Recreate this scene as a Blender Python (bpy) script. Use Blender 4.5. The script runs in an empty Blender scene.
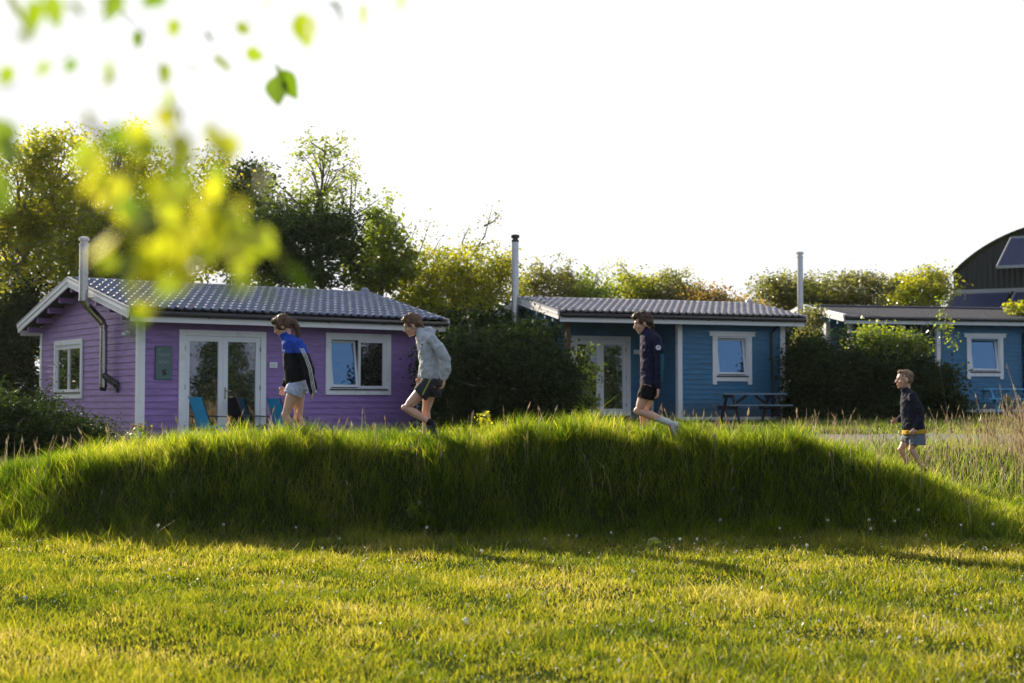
import bpy, bmesh, math, random
import numpy as np
from mathutils import Vector, Matrix, noise
random.seed(7); rng = np.random.default_rng(11)
S = bpy.context.scene; C = S.collection
PI = math.pi
CAMZ = 1.55; FPX = 1422.2; PITCH = math.atan(60.5/FPX)

# ------------------------------------------------------------------ helpers
def at(px, py, Y):
    u = (px-512)/FPX; v = (341.5-py)/FPX
    d = Vector((u, math.cos(PITCH)-v*math.sin(PITCH), math.sin(PITCH)+v*math.cos(PITCH)))
    return Vector((0, 0, CAMZ)) + d*(Y/d.y)

def tag(o, label=None, cat=None, group=None, kind=None):
    if label: o['label'] = label
    if cat: o['category'] = cat
    if group: o['group'] = group
    if kind: o['kind'] = kind
    return o

def empty(name, loc=(0, 0, 0), rz=0, **k):
    o = bpy.data.objects.new(name, None); C.objects.link(o)
    o.location = loc; o.rotation_euler = (0, 0, rz); o.empty_display_size = .2
    return tag(o, **k)

def link(name, me, mats, parent=None):
    o = bpy.data.objects.new(name, me); C.objects.link(o)
    if not isinstance(mats, (list, tuple)): mats = [mats]
    for m in mats: me.materials.append(m)
    if parent is not None: o.parent = parent
    return o

def obj(name, bm, mats, parent=None, smooth=False, recalc=True):
    if recalc: bmesh.ops.recalc_face_normals(bm, faces=bm.faces[:])
    me = bpy.data.meshes.new(name); bm.to_mesh(me); bm.free()
    if smooth: me.polygons.foreach_set('use_smooth', [True]*len(me.polygons))
    return link(name, me, mats, parent)

def np_mesh(name, V, F, mats, parent=None, tint=None, smooth=False):
    """V (n,3); F list of (m,k) int arrays; tint per face"""
    me = bpy.data.meshes.new(name)
    me.vertices.add(len(V)); me.vertices.foreach_set('co', np.asarray(V, np.float32).ravel())
    tot = sum(f.shape[0]*f.shape[1] for f in F); nf = sum(len(f) for f in F)
    me.loops.add(tot); me.polygons.add(nf)
    me.loops.foreach_set('vertex_index', np.concatenate([f.ravel() for f in F]).astype(np.int32))
    st = []; c = 0
    for f in F:
        k = f.shape[1]; st.append(c+np.arange(len(f))*k); c += len(f)*k
    me.polygons.foreach_set('loop_start', np.concatenate(st).astype(np.int32))
    if smooth: me.polygons.foreach_set('use_smooth', np.ones(nf, bool))
    if tint is not None:
        a = me.attributes.new('tint', 'FLOAT', 'FACE'); a.data.foreach_set('value', np.asarray(tint, np.float32))
    me.update(calc_edges=True)
    return link(name, me, mats, parent)

def ev(pts):  # box from 8 points
    return pts
def box8(bm, P):
    v = [bm.verts.new(p) for p in P]
    for f in ((0, 1, 2, 3), (7, 6, 5, 4), (0, 4, 5, 1), (1, 5, 6, 2), (2, 6, 7, 3), (3, 7, 4, 0)):
        bm.faces.new([v[i] for i in f])
def box(bm, x0, x1, y0, y1, z0, z1, M=None):
    P = [Vector(p) for p in ((x0, y0, z0), (x1, y0, z0), (x1, y1, z0), (x0, y1, z0), (x0, y0, z1), (x1, y0, z1), (x1, y1, z1), (x0, y1, z1))]
    if M is not None: P = [M(p) if callable(M) else M @ p for p in P]
    box8(bm, P)
def bar(bm, a, b, w, h, up=(0, 0, 1)):
    a = Vector(a); b = Vector(b); t = (b-a).normalized(); s = t.cross(Vector(up))
    if s.length < 1e-4: s = t.cross(Vector((1, 0, 0)))
    s.normalize(); n = s.cross(t)
    P = []
    for q in (a, b):
        for i, j in ((-1, -1), (1, -1), (1, 1), (-1, 1)):
            P.append(q + s*(i*w/2) + n*(j*h/2))
    box8(bm, P)
def loft(bm, pts, rad, side=(0, 1, 0), seg=14):
    pts = [Vector(p) for p in pts]; side = Vector(side); rings = []
    for i, p in enumerate(pts):
        t = (pts[min(i+1, len(pts)-1)]-pts[max(i-1, 0)]).normalized()
        s = side-t*side.dot(t)
        if s.length < .05: s = Vector((1, 0, 0))-t*t.x
        s.normalize(); u = t.cross(s)
        a, b = rad[i] if isinstance(rad[i], tuple) else (rad[i], rad[i])
        rings.append([bm.verts.new(p+u*(a*math.cos(k*2*PI/seg))+s*(b*math.sin(k*2*PI/seg))) for k in range(seg)])
    for r, q in zip(rings, rings[1:]):
        for k in range(seg): bm.faces.new((r[k], r[(k+1) % seg], q[(k+1) % seg], q[k]))
    bm.faces.new(rings[0][::-1]); bm.faces.new(rings[-1])
def capsule(bm, pts, rad, side=(0, 1, 0), seg=14):
    loft(bm, pts, rad, side, seg)
    for i in (0, -1):
        r = rad[i][0] if isinstance(rad[i], tuple) else rad[i]
        r2 = rad[i][1] if isinstance(rad[i], tuple) else r
        ball(bm, pts[i], (r, r2, min(r, r2)))
def ball(bm, c, r, M=None, seg=16):
    if not isinstance(r, tuple): r = (r, r, r)
    R = (M.to_4x4() if M is not None else Matrix.Identity(4))
    bmesh.ops.create_uvsphere(bm, u_segments=seg, v_segments=max(8, seg*2//3), radius=1, matrix=Matrix.Translation(c) @ R @ Matrix.Diagonal((*r, 1)))

# ------------------------------------------------------------------ materials
def nodes(name):
    m = bpy.data.materials.new(name); m.use_nodes = True
    nt = m.node_tree; nt.nodes.clear()
    out = nt.nodes.new('ShaderNodeOutputMaterial')
    return m, nt, out
def N(nt, t, **k):
    n = nt.nodes.new(t)
    for a, v in k.items(): setattr(n, a, v)
    return n
def mixcol(nt, fac, a, b):
    n = N(nt, 'ShaderNodeMix', data_type='RGBA')
    for s, v in ((0, fac), (6, a), (7, b)):
        if hasattr(v, 'links') or hasattr(v, 'is_output'): nt.links.new(v, n.inputs[s])
        elif s == 0: n.inputs[0].default_value = v
        else: n.inputs[s].default_value = (*v, 1)
    return n.outputs[2]
def pm(name, col, rough=.6, metal=0, var=.12, scale=6, bump=0, bscale=40, stretch=(1, 1, 1), col2=None, spec=.5, grime=None, basedirt=False):
    m, nt, out = nodes(name)
    b = N(nt, 'ShaderNodeBsdfPrincipled'); tc = N(nt, 'ShaderNodeTexCoord'); mp = N(nt, 'ShaderNodeMapping')
    mp.inputs['Scale'].default_value = stretch
    nt.links.new(tc.outputs['Object'], mp.inputs[0])
    nz = N(nt, 'ShaderNodeTexNoise'); nz.inputs['Scale'].default_value = scale; nz.inputs['Detail'].default_value = 5
    nz.inputs['Roughness'].default_value = .65
    nt.links.new(mp.outputs[0], nz.inputs[0])
    mr = N(nt, 'ShaderNodeMapRange'); mr.inputs[1].default_value = .3; mr.inputs[2].default_value = .7
    nt.links.new(nz.outputs[0], mr.inputs[0])
    lo = tuple(c*(1-var) for c in col); hi = col2 or tuple(min(1, c*(1+var)) for c in col)
    c = mixcol(nt, mr.outputs[0], lo, hi)
    if grime:
        n2 = N(nt, 'ShaderNodeTexNoise'); n2.inputs['Scale'].default_value = grime[1]; n2.inputs['Detail'].default_value = 8
        nt.links.new(mp.outputs[0], n2.inputs[0])
        m2 = N(nt, 'ShaderNodeMapRange'); m2.inputs[1].default_value = .55; m2.inputs[2].default_value = .75; m2.inputs[4].default_value = grime[2]
        nt.links.new(n2.outputs[0], m2.inputs[0]); c = mixcol(nt, m2.outputs[0], c, grime[0])
    if basedirt:   # rain splash dirt along the lowest boards
        sx = N(nt, 'ShaderNodeSeparateXYZ'); nt.links.new(tc.outputs['Object'], sx.inputs[0])
        ad = N(nt, 'ShaderNodeMath', operation='MULTIPLY_ADD'); ad.inputs[1].default_value = -.7; nt.links.new(nz.outputs[0], ad.inputs[0]); nt.links.new(sx.outputs[2], ad.inputs[2])
        m4 = N(nt, 'ShaderNodeMapRange'); m4.inputs[1].default_value = -.35; m4.inputs[2].default_value = .15; m4.inputs[3].default_value = .65; m4.inputs[4].default_value = 0
        nt.links.new(ad.outputs[0], m4.inputs[0]); c = mixcol(nt, m4.outputs[0], c, (.12, .115, .1))
    nt.links.new(c, b.inputs['Base Color'])
    b.inputs['Roughness'].default_value = rough; b.inputs['Metallic'].default_value = metal
    b.inputs['Specular IOR Level'].default_value = spec
    if bump:
        n3 = N(nt, 'ShaderNodeTexNoise'); n3.inputs['Scale'].default_value = bscale; n3.inputs['Detail'].default_value = 4
        nt.links.new(mp.outputs[0], n3.inputs[0])
        bp = N(nt, 'ShaderNodeBump'); bp.inputs['Strength'].default_value = bump; bp.inputs['Distance'].default_value = .01
        nt.links.new(n3.outputs[0], bp.inputs['Height']); nt.links.new(bp.outputs[0], b.inputs['Normal'])
    nt.links.new(b.outputs[0], out.inputs[0])
    return m
def leafmat(name, cols, trans, tfac=.45, gloss=.06, rough=.35, pos_noise=None):
    """cols: list of colours picked by the per-face 'tint' attribute; translucent + diffuse + thin gloss"""
    m, nt, out = nodes(name)
    at_ = N(nt, 'ShaderNodeAttribute', attribute_name='tint')
    def ramp(cs):
        r = N(nt, 'ShaderNodeValToRGB'); e = r.color_ramp.elements
        while len(e) < len(cs): e.new(.5)
        for i, c in enumerate(cs): e[i].position = i/(len(cs)-1); e[i].color = (*c, 1)
        return r
    fac = at_.outputs['Fac']
    if pos_noise:
        tc = N(nt, 'ShaderNodeTexCoord'); nz = N(nt, 'ShaderNodeTexNoise'); nz.inputs['Scale'].default_value = pos_noise[0]; nz.inputs['Detail'].default_value = 4
        nt.links.new(tc.outputs['Object'], nz.inputs[0])
        mm = N(nt, 'ShaderNodeMath', operation='MULTIPLY_ADD'); nt.links.new(nz.outputs[0], mm.inputs[0]); mm.inputs[1].default_value = pos_noise[1]
        ms = N(nt, 'ShaderNodeMath', operation='SUBTRACT'); nt.links.new(fac, ms.inputs[0]); ms.inputs[1].default_value = pos_noise[1]*.5
        nt.links.new(ms.outputs[0], mm.inputs[2]); fac = mm.outputs[0]
    r1, r2 = ramp(cols), ramp(trans)
    nt.links.new(fac, r1.inputs[0]); nt.links.new(fac, r2.inputs[0])
    d = N(nt, 'ShaderNodeBsdfDiffuse'); t = N(nt, 'ShaderNodeBsdfTranslucent'); g = N(nt, 'ShaderNodeBsdfGlossy')
    g.inputs['Roughness'].default_value = rough
    nt.links.new(r1.outputs[0], d.inputs[0]); nt.links.new(r2.outputs[0], t.inputs[0])
    a = N(nt, 'ShaderNodeMixShader'); a.inputs[0].default_value = tfac
    nt.links.new(d.outputs[0], a.inputs[1]); nt.links.new(t.outputs[0], a.inputs[2])
    b = N(nt, 'ShaderNodeMixShader'); b.inputs[0].default_value = gloss
    nt.links.new(a.outputs[0], b.inputs[1]); nt.links.new(g.outputs[0], b.inputs[2])
    nt.links.new(b.outputs[0], out.inputs[0])
    return m
def glassmat(name, base, refl=.35, tint=(1, 1, 1), bump=0.0):
    m, nt, out = nodes(name)
    d = N(nt, 'ShaderNodeBsdfDiffuse'); d.inputs[0].default_value = (*base, 1)
    g = N(nt, 'ShaderNodeBsdfGlossy'); g.inputs['Roughness'].default_value = .015; g.inputs[0].default_value = (*tint, 1)
    lw = N(nt, 'ShaderNodeFresnel'); lw.inputs[0].default_value = 1.5
    ad = N(nt, 'ShaderNodeMath', operation='ADD'); ad.inputs[1].default_value = refl; ad.use_clamp = True
    nt.links.new(lw.outputs[0], ad.inputs[0])
    tc = N(nt, 'ShaderNodeTexCoord'); nz = N(nt, 'ShaderNodeTexNoise'); nz.inputs['Scale'].default_value = 1.3
    bp = N(nt, 'ShaderNodeBump'); bp.inputs['Strength'].default_value = bump; bp.inputs['Distance'].default_value = .02
    nt.links.new(tc.outputs['Object'], nz.inputs[0]); nt.links.new(nz.outputs[0], bp.inputs['Height'])
    nt.links.new(bp.outputs[0], g.inputs['Normal'])
    mx = N(nt, 'ShaderNodeMixShader'); nt.links.new(ad.outputs[0], mx.inputs[0])
    nt.links.new(d.outputs[0], mx.inputs[1]); nt.links.new(g.outputs[0], mx.inputs[2]); nt.links.new(mx.outputs[0], out.inputs[0])
    return m

M = {}
M['purple'] = pm('purple_paint', (.265, .15, .40), .5, var=.28, scale=2.2, bump=.25, bscale=30, stretch=(1, 1, 6), grime=((.30, .2, .36), 3, .6), basedirt=True)
M['blue'] = pm('blue_paint', (.022, .155, .30), .5, var=.28, scale=2, bump=.25, bscale=30, stretch=(1, 1, 6), grime=((.06, .18, .27), 3, .6), basedirt=True)
M['white'] = pm('white_paint', (.8, .81, .83), .45, var=.05, scale=3, grime=((.5, .5, .48), 4, .5))
M['upvc'] = pm('white_window_frame', (.76, .78, .82), .3, var=.03, scale=3)
M['black'] = pm('black_plastic', (.018, .019, .022), .4, var=.2)
M['tile'] = pm('slate_blue_tile_sheet', (.14, .165, .25), .2, metal=0, var=.3, scale=5, spec=1., grime=((.11, .11, .12), 6, .5))
M['tile_b'] = pm('weathered_grey_tile_sheet', (.36, .33, .35), .3, var=.3, scale=5, spec=.9, grime=((.2, .19, .18), 6, .5))
M['felt'] = pm('dark_roofing_felt', (.04, .042, .055), .75, var=.35, scale=9, bump=.4, bscale=60)
M['steel'] = pm('stainless_flue_steel', (.42, .41, .39), .2, metal=1, var=.12, scale=8)
M['galv'] = pm('pale_galvanised_flue', (.5, .51, .54), .3, metal=.85, var=.1, scale=8)
M['darkmetal'] = pm('sooty_dark_metal', (.05, .048, .045), .45, metal=.6, var=.3)
M['glass'] = glassmat('window_glass', (.012, .014, .015), .2)
M['glass_b'] = glassmat('window_glass_open_sash', (.012, .03, .07), .2, (.30, .58, .98))  # gloss tinted blue, putting the sky reflection into the pane colour
M['wood'] = pm('brown_timber', (.12, .07, .04), .7, var=.3, bump=.3, stretch=(1, 1, 8))
M['darkwood'] = pm('dark_stained_timber', (.035, .03, .035), .6, var=.35, bump=.3)
M['greysign'] = pm('grey_green_sign_board', (.075, .15, .15), .5, var=.12)
M['pale'] = pm('pale_sign_lettering', (.42, .5, .5), .5)
M['cyan'] = pm('bright_blue_canvas', (.01, .36, .66), .7, var=.1, bump=.2, bscale=90)
M['navycanvas'] = pm('dark_blue_canvas', (.01, .015, .04), .7)
M['tableblue'] = pm('pale_blue_table_paint', (.10, .40, .66), .45, var=.15)
M['greyblue'] = pm('grey_blue_table_paint', (.16, .22, .28), .5, var=.2)
M['flowers'] = pm('orange_flower_petals', (.5, .14, .02), .6)
M['paving'] = pm('grey_paving', (.25, .25, .27), .85, var=.15, scale=3, bump=.3)
M['gravel'] = pm('pale_grey_gravel', (.11, .11, .12), .9, var=.35, scale=30, bump=.8, bscale=60)
M['barn'] = pm('dark_green_corrugated_sheet', (.009, .016, .016), .5, var=.2, scale=1.5, grime=((.018, .025, .022), 2, .6))
M['solar'] = pm('solar_tube_glass', (.03, .045, .13), .35, var=.3, scale=20)
M['alu'] = pm('aluminium_rail', (.32, .34, .37), .5, metal=.2, var=.08)

# ------------------------------------------------------------------ terrain
def ss(t):
    t = np.clip(t, 0, 1); return t*t*(3-2*t)
_CX = np.array([-12, -6.8, -6.1, -4.9, -3.7, -2.5, -1.33, -.14, .7, 1.5, 2.5, 3.3, 4.1, 4.86, 5.3, 5.8, 6.3, 7.5, 12])
_CZ = np.array([.3, .45, .58, .84, .95, 1.0, .97, 1.0, 1.12, 1.07, 1.02, .95, .79, .61, .45, .27, .15, .06, .05])
def wob(x, y, f, s):
    return np.sin(x*f*1.0+s)*np.cos(y*f*1.3+s*2.1)+.5*np.sin(x*f*2.3+y*f*1.7+s*3.3)+.3*np.sin(x*f*4.1-y*f*3.1+s)
def gz(x, y):
    x = np.asarray(x, float); y = np.asarray(y, float)
    back = .6+.2*ss((x+1)/4)*ss((y-17.5)/2)+.22*ss((y-24)/10)*ss((x+4)/6)+.2*ss((x-6)/5)*ss((y-36)/5)
    back = back+.25*ss((y-50)/40)
    m = np.interp(x, _CX, _CZ)+.03*wob(x, y, 1.9, 1.)+.035*wob(x, y, 5.3, 2.)
    m = m*(x < 9)+.0*x
    edge = 15.95+.16*np.sin(x*.9+.6)+.07*np.sin(x*2.7)
    F = ss((y-edge)/(.66+.9*ss((-x-4.6)/2)+1.1*ss((x-4)/2)))
    W = 1.3+3.2*ss((x-3.6)/1.8)
    G = ss((y-17.5)/W)
    z = F*(m*(1-G)+back*G)
    z = z+.012*wob(x, y, 1.1, .3)*(1-F)+.03*wob(x, y, .6, 2.)*G
    return z
def gz1(x, y): return float(gz(x, y))

def build_ground():
    xs = np.unique(np.concatenate([np.linspace(-700, -40, 22), np.linspace(-40, -12, 29), np.linspace(-12, 12, 161), np.linspace(12, 40, 29), np.linspace(40, 700, 22)]))
    ys = np.unique(np.concatenate([np.linspace(-300, -10, 15), np.linspace(-10, 12, 45), np.linspace(12, 24, 121), np.linspace(24, 60, 60), np.linspace(60, 900, 30)]))
    X, Y = np.meshgrid(xs, ys); V = np.stack([X, Y, gz(X, Y)], -1).reshape(-1, 3)
    ny, nx = X.shape; i = np.arange(nx*ny).reshape(ny, nx)
    F = np.stack([i[:-1, :-1], i[:-1, 1:], i[1:, 1:], i[1:, :-1]], -1).reshape(-1, 4)
    m, nt, out = nodes('grassy_soil')
    b = N(nt, 'ShaderNodeBsdfPrincipled'); tc = N(nt, 'ShaderNodeTexCoord')
    a1 = N(nt, 'ShaderNodeTexNoise'); a1.inputs['Scale'].default_value = 1.5; a1.inputs['Detail'].default_value = 8
    a2 = N(nt, 'ShaderNodeTexNoise'); a2.inputs['Scale'].default_value = 30; a2.inputs['Detail'].default_value = 4
    nt.links.new(tc.outputs['Object'], a1.inputs[0]); nt.links.new(tc.outputs['Object'], a2.inputs[0])
    c = mixcol(nt, a1.outputs[0], (.018, .035, .007), (.05, .07, .012))
    c = mixcol(nt, a2.outputs[0], c, (.028, .032, .01)); nt.links.new(c, b.inputs['Base Color'])
    b.inputs['Roughness'].default_value = 1; b.inputs['Specular IOR Level'].default_value = 0
    bp = N(nt, 'ShaderNodeBump'); bp.inputs['Strength'].default_value = .8; bp.inputs['Distance'].default_value = .03
    nt.links.new(a2.outputs[0], bp.inputs['Height']); nt.links.new(bp.outputs[0], b.inputs['Normal'])
    nt.links.new(b.outputs[0], out.inputs[0])
    o = np_mesh('ground', V, [F], m, smooth=True); tag(o, kind='structure')
build_ground()
def sheet(name, poly_fn, xs, lift, mat):
    """ribbon following the ground: poly_fn(x) -> (y0,y1)"""
    V = []; F = []; K = 7
    for x in xs:
        y0, y1 = poly_fn(x)
        for k in range(K):
            y = y0+(y1-y0)*k/(K-1); V.append((x, y, gz1(x, y)+lift))
    n = len(xs)
    for i in range(n-1):
        for k in range(K-1): F.append((i*K+k, (i+1)*K+k, (i+1)*K+k+1, i*K+k+1))
    o = np_mesh(name, np.array(V), [np.array(F)], mat, smooth=True); tag(o, kind='structure'); return o
sheet('gravel_path', lambda x: (23.6+.06*x+.12*math.sin(x*1.7), 27.8+.08*x+.15*math.sin(x*1.3+1)), np.linspace(-2, 26, 80), .02, M['gravel'])
sheet('paved_terrace', lambda x: (25.6+.7*(x+8), 28.6+.7*(x+8)), np.linspace(-8.4, -2.2, 24), .03, M['paving'])

# ------------------------------------------------------------------ grass
def blades(name, P, h, w, lean, mat, az=None, tint=None, seg=2, curve=.5, label=None):
    n = len(P); az = rng.uniform(0, 2*PI, n) if az is None else az
    la = rng.uniform(0, 2*PI, n)
    D = np.stack([np.cos(la), np.sin(la)], -1)*lean[:, None]     # horizontal tip displacement
    Wd = np.stack([np.cos(az), np.sin(az)], -1)*w[:, None]*.5
    L = []
    for k in range(seg):
        t = k/seg; wd = Wd*(1-.25*t)
        c = np.empty((n, 3)); c[:, :2] = P[:, :2]+D*(t**(1+curve)); c[:, 2] = P[:, 2]+h*(t*(1-.12*t)) - .01*(k == 0)
        a = c.copy(); a[:, :2] -= wd; b = c.copy(); b[:, :2] += wd; L += [a, b]
    c = np.empty((n, 3)); c[:, :2] = P[:, :2]+D; c[:, 2] = P[:, 2]+h*.88; L.append(c)
    V = np.stack(L, 1).reshape(-1, 3); m = 2*seg+1; base = np.arange(n)*m
    Q = [np.stack([base+2*k, base+2*k+1, base+2*k+3, base+2*k+2], -1) for k in range(seg-1)]
    T = np.stack([base+2*seg-2, base+2*seg-1, base+2*seg], -1)
    tint = rng.uniform(0, 1, n) if tint is None else tint
    F = ([np.concatenate(Q)] if Q else [])+[T]
    tt = np.concatenate([tint]*(seg-1)+[tint])
    o = np_mesh(name, V, F, mat, tint=tt)
    return o
def scatter(n, x0, x1, y0, y1, wedge=None, pw=0.):
    u = rng.uniform(0, 1, n)
    Y = y0+(y1-y0)*u**(1+pw)
    if wedge is None: X = rng.uniform(x0, x1, n)
    else: X = (rng.uniform(-1, 1, n))*(wedge*Y+1.2)
    return X, Y
LG = leafmat('lawn_grass_blades', [(.035, .052, .006), (.075, .09, .010), (.15, .135, .018), (.36, .28, .10)],
             [(.10, .17, .004), (.28, .33, .008), (.58, .53, .02), (.85, .68, .22)], .55, .03, .4, (1.3, 1.3))
def lawn():
    n = 400000
    u = rng.uniform(0, 1, n); Y = 6.4+(16.6-6.4)*u**1.15
    X = rng.uniform(-1, 1, n)*(.42*Y+2.6)
    # clumpiness
    cl = wob(X, Y, 5.0, .7)*.5+wob(X, Y, 1.7, 1.9)*.5
    keep = rng.uniform(0, 1, n) < np.clip(.75+.35*cl, .25, 1)
    X, Y, cl = X[keep], Y[keep], cl[keep]; n = len(X)
    h = (.040+.026*np.clip(cl, -1, 1.5))*rng.lognormal(0, .42, n)
    tall = rng.uniform(0, 1, n) < .012; h[tall] *= 1.9
    w = .0042+.0004*(Y-7)*rng.uniform(.6, 1.3, n)
    near = np.clip((Y-14.5)/1.5, 0, 1); h = h*(1+near*1.2)
    K = 800; ty = 6.6+9.2*rng.uniform(0, 1, K)**1.2; tx = rng.uniform(-1, 1, K)*(.42*ty+2.5); nb = 34    # coarser tufts in the turf
    a_ = rng.uniform(0, 2*PI, (K, nb)); r_ = rng.uniform(0, .07, (K, nb)); hb = (rng.uniform(.04, .08, K)[:, None]*rng.uniform(.6, 1.2, (K, nb))).ravel()
    X = np.concatenate([X, (tx[:, None]+np.cos(a_)*r_).ravel()]); Y = np.concatenate([Y, (ty[:, None]+np.sin(a_)*r_).ravel()]); h = np.concatenate([h, hb]); n = len(X)
    w = np.concatenate([w, np.full(K*nb, .0055)])
    P = np.stack([X, Y, gz(X, Y)], -1)
    t = np.clip(rng.beta(2.2, 3.2, n)+.12*wob(X, Y, .9, 4.), 0, .98); t[-K*nb:] = np.clip(t[-K*nb:]-.12+np.repeat(rng.normal(0, .14, K), nb), 0, .98)
    o = blades('lawn_grass', P, h, w, h*rng.uniform(.2, 1.1, n), LG, tint=t)
    tag(o, 'short sunlit yellow green lawn grass in front of the bank', 'lawn grass', kind='stuff')
lawn()
BG = leafmat('bank_grass_blades', [(.004, .011, .003), (.008, .028, .005), (.018, .052, .008), (.20, .18, .07)],
             [(.03, .09, .003), (.21, .35, .008), (.70, .72, .02), (.9, .78, .22)], .6, .02, .35, (1.1, .7))
def bank():
    n = 290000
    X = rng.uniform(-10.2, 10.2, n); Y = rng.uniform(15.5, 18.6, n)
    cl = wob(X, Y, 2.3, 5.)*.5+wob(X, Y, 6.1, 2.)*.5
    keep = rng.uniform(0, 1, n) < np.clip(.8+.4*cl, .35, 1)
    X, Y, cl = X[keep], Y[keep], cl[keep]; n = len(X)
    fade = ss((Y-15.5)/.7)*(.35+.65*np.interp(X, [-8, -5.5, 3.6, 4.6, 6.5], [.8, 1, 1, .5, .3]))
    h = (.185+.085*np.clip(cl, -1, 1.4))*rng.lognormal(0, .24, n)*(.3+.7*fade)
    # tussocks: taller blades leaning out from a common root
    K = 520; tx = rng.uniform(-8, 6.2, K); ty = 15.9+2.3*rng.uniform(0, 1, K)**1.1; th_ = rng.uniform(.16, .36, K)*np.interp(tx, [3.6, 4.8], [1, .45]); nb = 85
    a_ = rng.uniform(0, 2*PI, (K, nb)); r_ = rng.uniform(0, .09, (K, nb)); bx_ = (tx[:, None]+np.cos(a_)*r_).ravel(); by_ = (ty[:, None]+np.sin(a_)*r_).ravel()
    hb = (th_[:, None]*rng.uniform(.6, 1.25, (K, nb))).ravel(); bx_ = bx_+0; 
    X = np.concatenate([X, bx_]); Y = np.concatenate([Y, by_]); h = np.concatenate([h, hb]); n = len(X)
    P = np.stack([X, Y, gz(X, Y)], -1)
    t = np.clip(rng.beta(1.7, 2.6, n)+.1*wob(X, Y, 1.3, 1.), 0, .97); t[-K*nb:] = np.clip(t[-K*nb:]*.75, 0, .8)
    o = blades('bank_grass', P, h, .0044*rng.uniform(.7, 1.5, n), h*rng.uniform(.1, .8, n), BG, tint=t, seg=3, curve=.9)
    tag(o, 'long lush grass covering the raised bank the walkers follow', 'long grass', kind='stuff')
bank()
MG = leafmat('meadow_grass_blades', [(.025, .055, .008), (.05, .09, .014), (.09, .125, .025), (.26, .22, .10)],
             [(.18, .3, .012), (.34, .46, .02), (.52, .58, .05), (.6, .52, .2)], .45, .05, .4, (.8, .9))
def meadow():
    n = 130000
    Y = 18.4+(38-18.4)*rng.uniform(0, 1, n)**1.6; X = rng.uniform(-1, 1, n)*(.42*Y+4.5)
    # keep clear of path, terrace and cabins
    yp0 = 23.7+.06*X; yp1 = 27.7+.08*X
    onp = (X > -2) & (Y > yp0) & (Y < yp1)
    ont = (X > -8.5) & (X < -2.2) & (Y > 25.7+.7*(X+8)) 
    k = (~onp | (rng.uniform(0, 1, n) < .35)) & ~ont; X, Y = X[k], Y[k]; n = len(X)
    h = (.10+.07*np.clip((X-4)/3, 0, 1))*rng.lognormal(0, .4, n)*(1-.45*np.clip((Y-22)/3, 0, 1))
    P = np.stack([X, Y, gz(X, Y)], -1)
    t = np.clip(rng.beta(2., 3.4, n)+.15*wob(X, Y, .8, 1.), 0, 1)
    o = blades('meadow_grass', P, h, .008*rng.uniform(.7, 1.5, n), h*rng.uniform(.1, .8, n), MG, tint=t)
    tag(o, 'rough meadow grass between the bank and the cabins', 'meadow grass', kind='stuff')
meadow()
DG = leafmat('dry_grass_straw', [(.22, .16, .09), (.32, .25, .15), (.42, .34, .22)], [(.42, .30, .16), (.5, .4, .24), (.55, .46, .32)], .35, .05)
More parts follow.
